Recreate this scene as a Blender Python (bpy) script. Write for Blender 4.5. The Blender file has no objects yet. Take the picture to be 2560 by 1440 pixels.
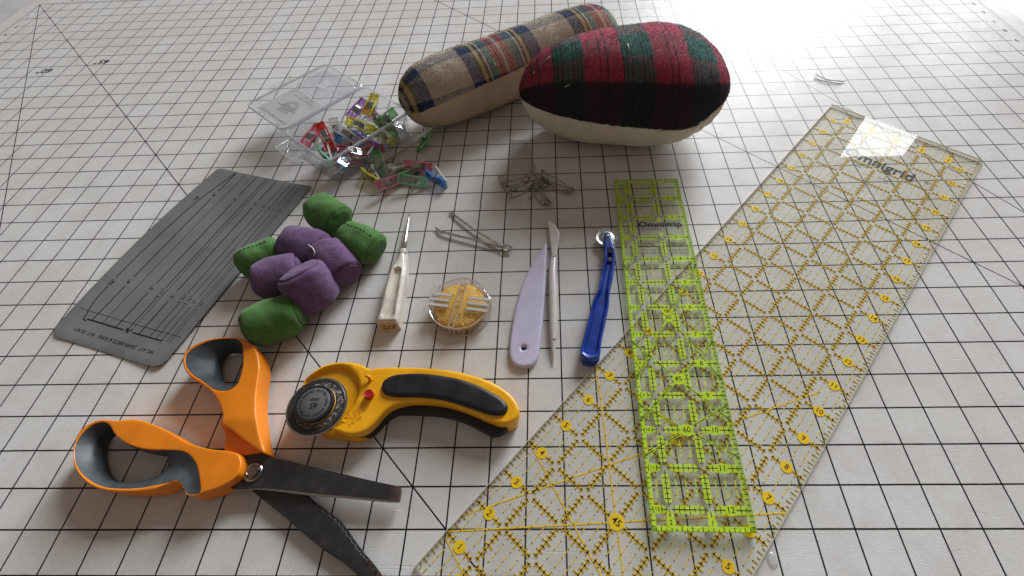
import bpy, bmesh, math, random
import numpy as np
from mathutils import Vector, Matrix, Euler, geometry
from mathutils import noise as mnoise
random.seed(7)
rng = np.random.default_rng(7)
PI = math.pi
S = 0.0254                       # everything is built in inches and scaled to metres at the very end
scene = bpy.context.scene
col = scene.collection

# ------------------------------------------------------------------ camera
FPX = 1124.6145
CAM_R = Matrix(((0.99918, 0.02000, 0.03520), (0.00349, 0.82336, -0.56751), (-0.04033, 0.56717, 0.82262)))
CAM_W = (6.03367e-01, 3.95e-02, -8.5e-03)
def rot_from(w):
    th = math.sqrt(sum(a*a for a in w)); k = Vector(w)/th
    return Matrix.Rotation(th, 3, k)
CAM_C = Vector((2.822, -1.4255, 12.5723))
cam = bpy.data.cameras.new('camera'); cam_o = bpy.data.objects.new('camera', cam); col.objects.link(cam_o)
CAM_R = rot_from(CAM_W)
cam.sensor_width = 36; cam.lens = FPX/2560*36
cam.shift_x = -66.075/2560; cam.shift_y = 2.714/2560
cam.clip_start = 0.005; cam.clip_end = 50
cam_o.rotation_euler = CAM_R.to_euler(); cam_o.location = CAM_C
scene.camera = cam_o

# ------------------------------------------------------------------ world, window light, exposure
w = bpy.data.worlds.new('World'); scene.world = w; w.use_nodes = True
bg = w.node_tree.nodes['Background']; bg.inputs[0].default_value = (1.0, 0.83, 0.71, 1); bg.inputs[1].default_value = 0.165
scene.view_settings.view_transform = 'Standard'; scene.view_settings.look = 'None'
scene.view_settings.exposure = 0.21; scene.view_settings.gamma = 1.0
scene.render.engine = 'CYCLES'
scene.cycles.use_denoising = True
scene.cycles.transparent_max_bounces = 40
scene.cycles.max_bounces = 8
scene.cycles.caustics_reflective = False; scene.cycles.caustics_refractive = False
def window(name, x0, x1, z0, z1, radiance, colr, y=240.0):
    # a lit window pane in the room's far wall, facing the table
    l = bpy.data.lights.new(name, 'AREA'); l.shape = 'RECTANGLE'
    l.size = (x1-x0)*S; l.size_y = (z1-z0)*S
    l.energy = radiance*PI*l.size*l.size_y
    l.color = colr
    o = bpy.data.objects.new(name, l); col.objects.link(o)
    o.location = ((x0+x1)/2, y, (z0+z1)/2)
    o.rotation_euler = Euler((PI/2, 0, 0))      # -Z of the lamp looks along -Y... see below
    o.rotation_euler = (Vector((0, 1, 0)).to_track_quat('Z', 'Y')).to_euler()
    return o
window('window_light', 62.0, 156.0, 8.0, 193.5, 26.0, (0.91, 0.965, 1.0))
window('window_light', 193.5, 234.0, 8.0, 191.0, 12.0, (0.91, 0.965, 1.0))

def at(px, py, z=0.0):
    """point of the scene (inches) seen at pixel px,py of the 2560x1440 photograph, on the level z"""
    d = CAM_R @ Vector(((px-1280-66.075)/FPX, -(py-720-2.714)/FPX, -1))
    t = (z-CAM_C.z)/d.z
    p = CAM_C + t*d
    return Vector((p.x, p.y, z))
def at2(px, py, z=0.0):
    p = at(px, py, z); return (p.x, p.y)

# ------------------------------------------------------------------ node helpers
class N:
    def __init__(s, name, rough=.5, color=(.5, .5, .5), metal=0, spec=.5, coat=0, coat_rough=.1):
        s.m = bpy.data.materials.new(name); s.m.use_nodes = True; s.t = s.m.node_tree; s.n = s.t.nodes
        s.b = s.n['Principled BSDF']; s.out = s.n['Material Output']
        s.b.inputs['Base Color'].default_value = (*color, 1); s.b.inputs['Roughness'].default_value = rough
        s.b.inputs['Metallic'].default_value = metal; s.b.inputs['Specular IOR Level'].default_value = spec
        s.b.inputs['Coat Weight'].default_value = coat; s.b.inputs['Coat Roughness'].default_value = coat_rough
        s.co = None
    def node(s, typ, **kw):
        x = s.n.new(typ)
        for k, v in kw.items(): setattr(x, k, v)
        return x
    def link(s, a, b): s.t.links.new(a, b)
    def coords(s, kind='Object'):
        """coordinates in inches"""
        tc = s.node('ShaderNodeTexCoord')
        if kind == 'UV': return tc.outputs['UV']
        v = s.node('ShaderNodeVectorMath', operation='SCALE'); v.inputs[3].default_value = 1/S
        s.link(tc.outputs['Object'], v.inputs[0]); return v.outputs[0]
    def math(s, op, a, b=0., c=0., clamp=False):
        x = s.node('ShaderNodeMath', operation=op, use_clamp=clamp)
        for i, v in enumerate((a, b, c)):
            if isinstance(v, (int, float)): x.inputs[i].default_value = v
            else: s.link(v, x.inputs[i])
        return x.outputs[0]
    def noise(s, co, scale, detail=3, rough=.55, dist=0., vec_scale=None):
        if vec_scale is not None: co = s.vmul(co, vec_scale)
        x = s.node('ShaderNodeTexNoise'); x.inputs['Scale'].default_value = scale; x.inputs['Detail'].default_value = detail
        x.inputs['Roughness'].default_value = rough; x.inputs['Distortion'].default_value = dist
        s.link(co, x.inputs['Vector']); return x.outputs['Fac']
    def vmul(s, co, v):
        x = s.node('ShaderNodeVectorMath', operation='MULTIPLY'); s.link(co, x.inputs[0]); x.inputs[1].default_value = v; return x.outputs[0]
    def rotz(s, co, ang):
        x = s.node('ShaderNodeVectorRotate', rotation_type='Z_AXIS'); s.link(co, x.inputs['Vector']); x.inputs['Angle'].default_value = ang; return x.outputs[0]
    def sep(s, co):
        x = s.node('ShaderNodeSeparateXYZ'); s.link(co, x.inputs[0]); return x.outputs
    def ramp(s, f, stops, interp='LINEAR'):
        x = s.node('ShaderNodeValToRGB'); r = x.color_ramp; r.interpolation = interp
        while len(r.elements) > 1: r.elements.remove(r.elements[-1])
        r.elements[0].position = stops[0][0]; r.elements[0].color = (*stops[0][1], 1)
        for p, c in stops[1:]: r.elements.new(p).color = (*c, 1)
        s.link(f, x.inputs[0]); return x.outputs[0]
    def smooth(s, v, a, b, o0=0., o1=1.):
        x = s.node('ShaderNodeMapRange', interpolation_type='SMOOTHSTEP'); x.inputs[1].default_value = a; x.inputs[2].default_value = b
        x.inputs[3].default_value = o0; x.inputs[4].default_value = o1; s.link(v, x.inputs[0]); return x.outputs[0]
    def mix(s, f, a, b, blend='MIX'):
        x = s.node('ShaderNodeMix', data_type='RGBA', blend_type=blend)
        for i, v in ((0, f), (6, a), (7, b)):
            if isinstance(v, (int, float)): x.inputs[i].default_value = v
            elif isinstance(v, tuple): x.inputs[i].default_value = (*v, 1)
            else: s.link(v, x.inputs[i])
        return x.outputs[2]
    def bump(s, h, strength=.3, dist=.01, prev=None):
        x = s.node('ShaderNodeBump'); x.inputs['Strength'].default_value = strength; x.inputs['Distance'].default_value = dist*S
        s.link(h, x.inputs['Height'])
        if prev is not None: s.link(prev, x.inputs['Normal'])
        s.link(x.outputs[0], s.b.inputs['Normal']); return x.outputs[0]
    def color(s, c): s.link(c, s.b.inputs['Base Color'])
    def rough(s, c): s.link(c, s.b.inputs['Roughness'])

def plastic(name, c, rough=.35, spec=.5, var=.06, bumps=.05, scale=6, dust=0.):
    m = N(name, rough, c, spec=spec); co = m.coords()
    n1 = m.noise(co, scale*.25, 4); n2 = m.noise(co, scale*14, 2)
    lo = tuple(max(0, x*(1-var*2.2)) for x in c); hi = tuple(min(1, x*(1+var*1.6)) for x in c)
    cc = m.mix(m.smooth(n1, .35, .65), lo, hi)
    if dust:
        sp = m.smooth(m.noise(co, 30, 4, .7), .66, .74)
        cc = m.mix(m.math('MULTIPLY', sp, dust), cc, (.45, .43, .41))
    m.color(cc); m.rough(m.smooth(n1, .3, .7, rough*.82, rough*1.2)); m.bump(n2, bumps, .006)
    return m.m
def clear(name, tint=(1, 1, 1), body=0., body_col=(1, 1, 1), rough=.03, ior=1.49, fres_boost=1., bump=0.):
    """thin clear plastic: straight-through transmission, a little tinted body, and mirror reflection by Fresnel"""
    m = bpy.data.materials.new(name); m.use_nodes = True; t = m.node_tree; n = t.nodes; n.remove(n['Principled BSDF'])
    out = n['Material Output']
    tr = n.new('ShaderNodeBsdfTransparent'); tr.inputs[0].default_value = (*tint, 1)
    df = n.new('ShaderNodeBsdfDiffuse'); df.inputs[0].default_value = (*body_col, 1)
    gl = n.new('ShaderNodeBsdfGlossy'); gl.inputs['Roughness'].default_value = rough
    fr = n.new('ShaderNodeFresnel'); ge_ = n.new('ShaderNodeNewGeometry'); mr_ = n.new('ShaderNodeMapRange')   # same mirror reflection on both faces of the thin sheet
    mr_.inputs[3].default_value = ior; mr_.inputs[4].default_value = 1/ior; t.links.new(ge_.outputs['Backfacing'], mr_.inputs[0]); t.links.new(mr_.outputs[0], fr.inputs[0])
    m1 = n.new('ShaderNodeMixShader'); m1.inputs[0].default_value = body
    m2 = n.new('ShaderNodeMixShader')
    t.links.new(tr.outputs[0], m1.inputs[1]); t.links.new(df.outputs[0], m1.inputs[2])
    fac = fr.outputs[0]
    if fres_boost != 1:
        mm = n.new('ShaderNodeMath'); mm.operation = 'MULTIPLY'; mm.use_clamp = True; mm.inputs[1].default_value = fres_boost
        t.links.new(fac, mm.inputs[0]); fac = mm.outputs[0]
    if bump:
        tc = n.new('ShaderNodeTexCoord'); nz = n.new('ShaderNodeTexNoise'); nz.inputs['Scale'].default_value = 6/S; nz.inputs['Detail'].default_value = 3
        t.links.new(tc.outputs['Object'], nz.inputs['Vector'])
        bp = n.new('ShaderNodeBump'); bp.inputs['Strength'].default_value = bump; bp.inputs['Distance'].default_value = .01*S
        t.links.new(nz.outputs['Fac'], bp.inputs['Height']); t.links.new(bp.outputs[0], gl.inputs['Normal'])
    t.links.new(fac, m2.inputs[0]); t.links.new(m1.outputs[0], m2.inputs[1]); t.links.new(gl.outputs[0], m2.inputs[2])
    t.links.new(m2.outputs[0], out.inputs[0]); return m
def ink(name, c, alpha=1.):
    m = N(name, .5, c, spec=.12)
    co = m.coords(); m.color(m.mix(m.smooth(m.noise(co, 9, 4), .3, .7), c, tuple(min(1, x*1.12+.004) for x in c)))
    m.b.inputs['Alpha'].default_value = alpha
    return m.m
def metal(name, c, rough=.2, scratch=.3):
    m = N(name, rough, c, metal=1); co = m.coords()
    n1 = m.noise(co, 10, 4); m.rough(m.smooth(n1, .3, .7, rough*.6, rough*1.5)); m.bump(m.noise(co, 40, 2), scratch*.3, .003); return m.m

# ------------------------------------------------------------------ object helpers
def link(o, parent=None):
    col.objects.link(o)
    if parent is not None: o.parent = parent
    return o
def tag(o, label=None, cat=None, group=None, kind=None):
    if label: o['label'] = label
    if cat: o['category'] = cat
    if group: o['group'] = group
    if kind: o['kind'] = kind
    return o
def empty(name, loc, rz=0., rot=None):
    o = bpy.data.objects.new(name, None); o.location = loc; o.rotation_euler = rot if rot is not None else (0, 0, rz)
    o.empty_display_size = .01
    return link(o)
def mesh_obj(name, verts, faces, mat, parent=None, smooth=True, uvs=None, mats=None, fmat=None, loc=None, auto=None):
    me = bpy.data.meshes.new(name); me.from_pydata([tuple(v) for v in verts], [], [tuple(f) for f in faces]); me.validate()
    for m in (mats or [mat]): me.materials.append(m)
    if uvs is not None and len(me.loops):
        l = me.uv_layers.new(name='UVMap')
        vi = np.zeros(len(me.loops), int); me.loops.foreach_get('vertex_index', vi)
        l.data.foreach_set('uv', np.array(uvs, float)[vi].ravel())
    if fmat is not None:
        for p, k in zip(me.polygons, fmat): p.material_index = k
    if smooth: me.polygons.foreach_set('use_smooth', [True]*len(me.polygons))
    if smooth and auto: me.set_sharp_from_angle(angle=math.radians(auto))
    me.update()
    o = bpy.data.objects.new(name, me)
    if loc is not None: o.location = loc
    return link(o, parent)
def rebase(o_list, root):
    """geometry given in world inches -> local to the root's frame"""
    m = Matrix.Translation(root.location) @ root.rotation_euler.to_matrix().to_4x4()
    mi = m.inverted()
    for o in o_list:
        o.data.transform(mi)
class MB:
    def __init__(s): s.v = []; s.f = []
    def add(s, v, f):
        k = len(s.v); s.v += [tuple(p) for p in v]; s.f += [tuple(i+k for i in q) for q in f]
    def box(s, c, size, rot=None):
        x, y, z = (a/2 for a in size); vs = [Vector((sx*x, sy*y, sz*z)) for sx in (-1, 1) for sy in (-1, 1) for sz in (-1, 1)]
        if rot is not None: vs = [rot @ v for v in vs]
        s.add([v+Vector(c) for v in vs], [(0, 1, 3, 2), (4, 6, 7, 5), (0, 4, 5, 1), (2, 3, 7, 6), (0, 2, 6, 4), (1, 5, 7, 3)])
    def tube(s, path, r, n=8, cap=True):
        v, f = tube_geo(path, r, n, cap); s.add(v, f)
    def quad(s, a, b, hw, z):
        ax, ay = a; bx, by = b; d = math.hypot(bx-ax, by-ay) or 1
        nx, ny = -(by-ay)/d*hw, (bx-ax)/d*hw
        s.add([(ax-nx, ay-ny, z), (bx-nx, by-ny, z), (bx+nx, by+ny, z), (ax+nx, ay+ny, z)], [(0, 1, 2, 3)])
    def disc(s, c, r, z, n=20, sy=1., ang=0.):
        ca, sa = math.cos(ang), math.sin(ang)
        pts = [(c[0]+r*math.cos(t)*ca-r*sy*math.sin(t)*sa, c[1]+r*math.cos(t)*sa+r*sy*math.sin(t)*ca, z) for t in np.linspace(0, 2*PI, n, endpoint=False)]
        s.add(pts, [tuple(range(n))])
    def stadium(s, a, b, r, z, n=6):
        ang = math.atan2(b[1]-a[1], b[0]-a[0]); pts = []
        for t in np.linspace(-PI/2, PI/2, n): pts.append((b[0]+r*math.cos(ang+t), b[1]+r*math.sin(ang+t), z))
        for t in np.linspace(PI/2, 3*PI/2, n): pts.append((a[0]+r*math.cos(ang+t), a[1]+r*math.sin(ang+t), z))
        s.add(pts, [tuple(range(len(pts)))])
    def text(s, body, size, pos, ang=0., z=0., bold=0., ax='CENTER', sx=1., flipy=1., M=None):
        v, f = glyphs(body, size, bold, ax)
        ca, sa = math.cos(ang), math.sin(ang); out = []
        for x, y in v:
            x *= sx; y *= flipy
            out.append((pos[0]+x*ca-y*sa, pos[1]+x*sa+y*ca, z))
        if M is not None: out = [M @ Vector(o) for o in out]
        s.add(out, f)
    def build(s, name, mat, parent=None, smooth=False, **kw):
        return mesh_obj(name, s.v, s.f, mat, parent, smooth, **kw)
_gc = {}
def glyphs(body, size, bold=0., ax='CENTER'):
    k = (body, bold, ax)
    if k not in _gc:
        c = bpy.data.curves.new('t', 'FONT'); c.body = body; c.size = 1; c.align_x = ax; c.align_y = 'CENTER'; c.offset = bold; c.resolution_u = 2
        o = bpy.data.objects.new('t', c); col.objects.link(o); bpy.context.view_layer.update()
        me = bpy.data.meshes.new_from_object(o.evaluated_get(bpy.context.evaluated_depsgraph_get()))
        _gc[k] = ([(v.co.x, v.co.y) for v in me.vertices], [tuple(p.vertices) for p in me.polygons])
        bpy.data.objects.remove(o); bpy.data.curves.remove(c); bpy.data.meshes.remove(me)
    v, f = _gc[k]; return [(x*size, y*size) for x, y in v], f
def cr(pts, n=8, closed=True):
    """Catmull-Rom resampling of a hand-placed outline"""
    P = [np.array(p, float) for p in pts]; L = len(P); out = []
    rng_ = range(L) if closed else range(L-1)
    for i in rng_:
        if closed: p0, p1, p2, p3 = P[(i-1) % L], P[i], P[(i+1) % L], P[(i+2) % L]
        else: p0, p1, p2, p3 = P[max(i-1, 0)], P[i], P[i+1], P[min(i+2, L-1)]
        for t in np.linspace(0, 1, n, endpoint=False):
            out.append(.5*((2*p1)+(-p0+p2)*t+(2*p0-5*p1+4*p2-p3)*t*t+(-p0+3*p1-3*p2+p3)*t**3))
    if not closed: out.append(P[-1])
    return np.array(out)
def tube_geo(path, r, n=8, cap=True):
    P = [Vector(p) for p in path]; rr = r if hasattr(r, '__len__') else [r]*len(P); V = []; Fc = []
    up = None
    for i, p in enumerate(P):
        d = (P[min(i+1, len(P)-1)]-P[max(i-1, 0)]).normalized()
        if up is None:
            up = Vector((0, 0, 1)) if abs(d.z) < .9 else Vector((1, 0, 0))
        s_ = d.cross(up).normalized(); up = s_.cross(d).normalized()
        for k in range(n):
            a = 2*PI*k/n; V.append(p+rr[i]*(math.cos(a)*s_+math.sin(a)*up))
    for i in range(len(P)-1):
        for k in range(n): Fc.append((i*n+k, i*n+(k+1) % n, (i+1)*n+(k+1) % n, (i+1)*n+k))
    if cap: Fc.append(tuple(range(n))[::-1]); Fc.append(tuple(range((len(P)-1)*n, len(P)*n)))
    return V, Fc
def loft(rings, closed=True, caps=(True, True)):
    n = len(rings[0]); V = [tuple(p) for r in rings for p in r]; Fc = []
    for i in range(len(rings)-1):
        for k in range(n if closed else n-1): Fc.append((i*n+k, i*n+(k+1) % n, (i+1)*n+(k+1) % n, (i+1)*n+k))
    if caps[0]: Fc.append(tuple(range(n))[::-1])
    if caps[1]: Fc.append(tuple(range((len(rings)-1)*n, len(rings)*n)))
    return V, Fc
def lathe(prof, n=40, c=(0, 0, 0), caps=(False, False)):
    rings = [[(c[0]+r*math.cos(2*PI*k/n), c[1]+r*math.sin(2*PI*k/n), c[2]+z) for k in range(n)] for r, z in prof]
    return loft(rings, True, caps)
def area(L): x, y = L[:, 0], L[:, 1]; return .5*np.sum(x*np.roll(y, -1)-np.roll(x, -1)*y)
def seg_dist(P, L):
    """distance of points P to closed polyline L"""
    A = L; Bp = np.roll(L, -1, 0); d = Bp-A; dd = (d*d).sum(1)+1e-12; best = np.full(len(P), 1e9)
    for i in range(len(A)):
        t = np.clip(((P-A[i])@d[i])/dd[i], 0, 1); q = P-A[i]-t[:, None]*d[i]; best = np.minimum(best, np.hypot(q[:, 0], q[:, 1]))
    return best
def inside(P, L):
    x, y = P[:, 0], P[:, 1]; r = np.zeros(len(P), bool); A = L; Bp = np.roll(L, -1, 0)
    for (x1, y1), (x2, y2) in zip(A, Bp):
        if y1 == y2: continue
        c = ((y1 > y) != (y2 > y)) & (x < (x2-x1)*(y-y1)/(y2-y1)+x1); r ^= c
    return r
def dens(L, st=.25):
    out = []
    for i in range(len(L)):
        a, b = np.array(L[i]), np.array(L[(i+1) % len(L)]); n = max(1, int(np.hypot(*(b-a))/st))
        for k in range(n): out.append(a+(b-a)*k/n)
    return np.array(out)
def puff(name, loops, z0, z1, r, mat, parent=None, res=.09, warp=None, bottom=True, zfun=None, dome=0., auto=None, feat=()):
    """solid with outline loops[0] and holes loops[1:], top edges rounded with radius r; z1 may be warped by warp(P)"""
    loops = [np.array(l, float)[:, :2] for l in loops]
    loops[0] = loops[0] if area(loops[0]) > 0 else loops[0][::-1]
    for i in range(1, len(loops)): loops[i] = loops[i] if area(loops[i]) < 0 else loops[i][::-1]
    if r > 0: loops = [dens(l, max(.035, r*.9)) for l in loops]
    pts = [l for l in loops]; edges = []; k = 0
    for l in loops:
        n = len(l); edges += [(k+i, k+(i+1) % n) for i in range(n)]; k += n
    B = np.vstack(loops)
    def dist(P): return np.min([seg_dist(P, l) for l in loops], 0)
    def ins(P):
        m = inside(P, loops[0])
        for l in loops[1:]: m &= ~inside(P, l)
        return m
    extra = []
    if r > 0:
        for f in (.06, .25, .55, 1.):
            for l in loops:
                t = np.roll(l, -1, 0)-np.roll(l, 1, 0); nn = np.stack([-t[:, 1], t[:, 0]], 1); nn /= np.hypot(nn[:, 0], nn[:, 1])[:, None]+1e-9
                q = l+nn*r*f; ok = ins(q) & (dist(q) > r*f*.93); extra.append(q[ok])
    for fl in feat:      # extra rings of vertices along the rim of a recess, so that its wall is clean
        fl = np.array(dens(fl, .025), float); fl = fl if area(fl) > 0 else fl[::-1]
        t = np.roll(fl, -1, 0)-np.roll(fl, 1, 0); nn = np.stack([-t[:, 1], t[:, 0]], 1); nn /= np.hypot(nn[:, 0], nn[:, 1])[:, None]+1e-9
        for o_ in (0., .02, .042): q = fl+nn*o_; ok = ins(q) & (dist(q) > .01) & ((seg_dist(q, fl) > o_*.9)); extra.append(q[ok])
    lo, hi = loops[0].min(0), loops[0].max(0)
    gx, gy = np.meshgrid(np.arange(lo[0], hi[0], res), np.arange(lo[1], hi[1], res)); gx[1::2] += res/2
    G = np.stack([gx.ravel(), gy.ravel()], 1); G = G[ins(G)]
    if len(G): G = G[dist(G) > max(r*1.1, res*.4)]
    for fl in feat:
        if len(G): G = G[seg_dist(G, np.array(fl, float)) > .05]
    allp = np.vstack([B]+extra+[G])
    res_ = geometry.delaunay_2d_cdt([Vector(p) for p in allp], edges, [], 0, 1e-5)
    V2 = np.array([(v.x, v.y) for v in res_[0]]); T = np.array([tuple(f) for f in res_[2]])
    cen = V2[T].mean(1); T = T[ins(cen)]
    used = np.unique(T); remap = -np.ones(len(V2), int); remap[used] = np.arange(len(used)); V2 = V2[used]; T = remap[T]
    d = dist(V2); d[d < 1e-4] = 0
    if r > 0: e = np.clip(d/r, 0, 1); zt = z1-r*(1-np.sqrt(np.clip(1-(1-e)**2, 0, 1)))
    else: zt = np.full(len(V2), float(z1))
    if dome: zt = zt+dome*(1-np.exp(-d/(abs(dome)*2.5)))
    if warp is not None: zt = zt+warp(V2)
    if zfun is not None: zt = zfun(V2, d)
    V = [(x, y, z) for (x, y), z in zip(V2, zt)]; Fc = [tuple(t) for t in T]
    # boundary edges -> sides
    cnt = {}
    for a, b, c in T:
        for e in ((a, b), (b, c), (c, a)): cnt[tuple(sorted(e))] = cnt.get(tuple(sorted(e)), 0)+1
    low = {}
    zb = (lambda i: z0(V2[i]) if callable(z0) else z0)
    for a, b, c in T:
        for e in ((a, b), (b, c), (c, a)):
            if cnt[tuple(sorted(e))] == 1:
                for q in e:
                    if q not in low: low[q] = len(V); V.append((V2[q][0], V2[q][1], zb(q)))
                Fc.append((e[1], e[0], low[e[0]], low[e[1]]))
    if bottom:
        k = len(V); V += [(x, y, zb(i)) for i, (x, y) in enumerate(V2)]
        Fc += [(c+k, b+k, a+k) for a, b, c in T]
    return mesh_obj(name, V, Fc, mat, parent, True, auto=auto or 50)
def px(pts, z, ox=0, oy=0, sc=1.):
    """photo pixels (given in a crop with origin ox,oy and scale sc) -> scene xy on level z"""
    return [at2(ox+x/sc, oy+y/sc, z) for x, y in pts]

# ================================================================== SETTING: table and cutting mat
def plane_obj(name, x0, x1, y0, y1, z, mat, parent=None):
    return mesh_obj(name, [(x0, y0, z), (x1, y0, z), (x1, y1, z), (x0, y1, z)], [(0, 1, 2, 3)], mat, parent, False)
mt = N('table_paint', .45, (.55, .55, .54)); co = mt.coords(); mt.color(mt.mix(mt.smooth(mt.noise(co, .6, 4), .3, .7), (.50, .50, .485), (.58, .58, .57)))
mt.bump(mt.noise(co, 20, 3), .1, .01)
tb = MB(); tb.box((-2, 8, -.62), (90, 70, 1.)); tag(tb.build('table_top', mt.m), kind='structure')

m = N('mat_vinyl', .40, (.6, .6, .58), spec=.05)
co = m.coords(); X, Y, Z = m.sep(co)[:3]
GX0, GX1, GY1 = -30.0, 26.0, 31.0
def line_d(v): return m.math('ABSOLUTE', m.math('SUBTRACT', m.math('FRACT', m.math('ADD', v, .5)), .5))
wob = m.math('MULTIPLY', m.math('SUBTRACT', m.noise(co, 1.3, 2), .5), .012)
hw = .0212
def mask(d, h, s=.006): return m.smooth(d, h-s, h+s, 1., 0.)
inx = m.math('MULTIPLY', m.math('GREATER_THAN', X, GX0-.03), m.math('LESS_THAN', X, GX1+.03))
inx2 = m.math('MULTIPLY', m.math('GREATER_THAN', X, GX0-.32), m.math('LESS_THAN', X, GX1+.32))
iny = m.math('LESS_THAN', Y, GY1+.03)
gx = m.math('MULTIPLY', mask(line_d(m.math('ADD', X, wob)), hw), m.math('MULTIPLY', inx, iny))
gy = m.math('MULTIPLY', mask(line_d(m.math('ADD', Y, wob)), hw), m.math('MULTIPLY', inx2, iny))
g = m.math('MAXIMUM', gx, gy)
def diag(nx, ny, c, cond=None, h=.02):
    d = m.math('ABSOLUTE', m.math('ADD', m.math('ADD', m.math('MULTIPLY', X, nx), m.math('MULTIPLY', Y, ny)), c))
    k = mask(d, h)
    if cond is not None: k = m.math('MULTIPLY', k, cond)
    return m.math('MULTIPLY', k, iny)
q = math.sqrt(.5)
inx3 = m.math('MULTIPLY', m.math('GREATER_THAN', X, -31.0), m.math('LESS_THAN', X, 27.))
g = m.math('MAXIMUM', g, diag(q, q, 0, inx3))                                  # 45 degrees from the far left corner
g = m.math('MAXIMUM', g, diag(q, q, -25*q, inx3))
a60 = math.radians(60)
g = m.math('MAXIMUM', g, diag(math.sin(a60), math.cos(a60), -(math.sin(a60)*-31+math.cos(a60)*31), inx3))
g = m.math('MAXIMUM', g, diag(math.sin(a60), math.cos(a60), -(math.sin(a60)*19+math.cos(a60)*11.86), inx3))
# edge rules with eighth-inch ticks, left, right and far side
def ticks(v, d, sgn_cond):
    e = m.math('ABSOLUTE', m.math('SUBTRACT', m.math('FRACT', m.math('ADD', m.math('MULTIPLY', v, 8), .5)), .5))
    half = m.math('ABSOLUTE', m.math('SUBTRACT', m.math('FRACT', m.math('ADD', m.math('MULTIPLY', v, 2), .5)), .5))
    L = m.math('ADD', .2, m.math('MULTIPLY', m.math('LESS_THAN', half, .06), .12))
    return m.math('MULTIPLY', m.math('MULTIPLY', mask(e, .1, .05), m.math('LESS_THAN', d, L)), sgn_cond)
dl = m.math('ADD', X, 31.0); dr = m.math('SUBTRACT', 27.0, X); dt = m.math('SUBTRACT', Y, GY1)
tl = ticks(Y, dl, m.math('MULTIPLY', m.math('GREATER_THAN', dl, 0), m.math('LESS_THAN', Y, GY1)))
tr_ = ticks(Y, dr, m.math('MULTIPLY', m.math('GREATER_THAN', dr, 0), m.math('LESS_THAN', Y, GY1)))
tt = ticks(X, dt, m.math('MULTIPLY', m.math('GREATER_THAN', dt, 0), inx3))
edge = m.math('MULTIPLY', mask(m.math('ABSOLUTE', dl), .012), iny)
edge = m.math('MAXIMUM', edge, m.math('MULTIPLY', mask(m.math('ABSOLUTE', dr), .012), iny))
edge = m.math('MAXIMUM', edge, m.math('MULTIPLY', mask(m.math('ABSOLUTE', dt), .014), inx3))
for k in (tl, tr_, tt, edge): g = m.math('MAXIMUM', g, k)
# wear: little gaps in the printed lines where cuts crossed them
gap = m.smooth(m.noise(co, 7, 3, .6, vec_scale=(1.4, 1.4, 1)), .72, .78)
gap2 = m.smooth(m.noise(co, 1, 2, .5, vec_scale=(45, 2.5, 1)), .73, .79)
g = m.math('MULTIPLY', g, m.math('SUBTRACT', 1, m.math('MULTIPLY', m.math('MAXIMUM', gap, gap2), .6)))
# base vinyl: patches of grime, warm and cool, slightly different from cell to cell
n_big = m.noise(co, .16, 4, .55); n_mid = m.noise(co, .9, 5, .6); n_fin = m.noise(co, 9, 3, .6)
base = m.mix(m.smooth(n_big, .3, .7), (.645, .615, .59), (.69, .69, .675))
base = m.mix(m.smooth(n_mid, .40, .66, 0., .55), base, (.585, .545, .525))
base = m.mix(m.smooth(m.noise(m.rotz(co, .7), .55, 5, .65), .50, .70, 0., .3), base, (.60, .615, .59))
base = m.mix(m.smooth(m.noise(co, 1, 4, .7, vec_scale=(1.2, 9, 1)), .56, .74, 0., .22), base, (.50, .47, .45))
base = m.mix(m.smooth(m.noise(co, .28, 5, .6, vec_scale=(1, 1, 1)), .52, .75, 0., .3), base, (.60, .53, .51))
base = m.mix(m.smooth(n_fin, .45, .62, 0., .10), base, (.42, .40, .38))
# faint smudges along the printed lines
near = m.math('MULTIPLY', mask(line_d(Y), .12, .12), m.smooth(m.noise(co, 2.2, 4), .45, .7))
base = m.mix(m.math('MULTIPLY', near, .16), base, (.33, .30, .28))
# pale cuts (knife scores) along both grid directions and a few oblique ones
def scores(rot, sc, thr, hi, density=.5):
    c2 = m.rotz(co, rot); s_ = m.noise(c2, 1, 2, .4, vec_scale=sc)
    s2 = m.smooth(s_, thr, thr+.03); gate = m.smooth(m.noise(c2, 1, 3, .6, vec_scale=(.8, .35, 1)), density, density+.08)
    return m.math('MULTIPLY', s2, gate)
sc1 = scores(0, (26, .55, 1), .68, 1, .50); sc2 = scores(PI/2, (26, .5, 1), .68, 1, .50); sc3 = scores(.42, (34, .7, 1), .71, 1, .56); sc4 = scores(-1.05, (40, 1.2, 1), .73, 1, .56)
cuts = m.math('MAXIMUM', m.math('MAXIMUM', sc1, sc2), m.math('MAXIMUM', sc3, sc4))
base = m.mix(m.math('MULTIPLY', cuts, .62), base, (.80, .78, .76))
# dark short scuffs, mostly sideways
dk = m.math('MULTIPLY', m.smooth(m.noise(co, 1, 3, .6, vec_scale=(3.2, 30, 1)), .70, .75), m.smooth(m.noise(co, .7, 3), .5, .62))
base = m.mix(m.math('MULTIPLY', dk, .75), base, (.20, .17, .17))
sp = m.smooth(m.noise(co, 11, 2, .5), .745, .765); base = m.mix(m.math('MULTIPLY', sp, .7), base, (.10, .08, .08))
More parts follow.
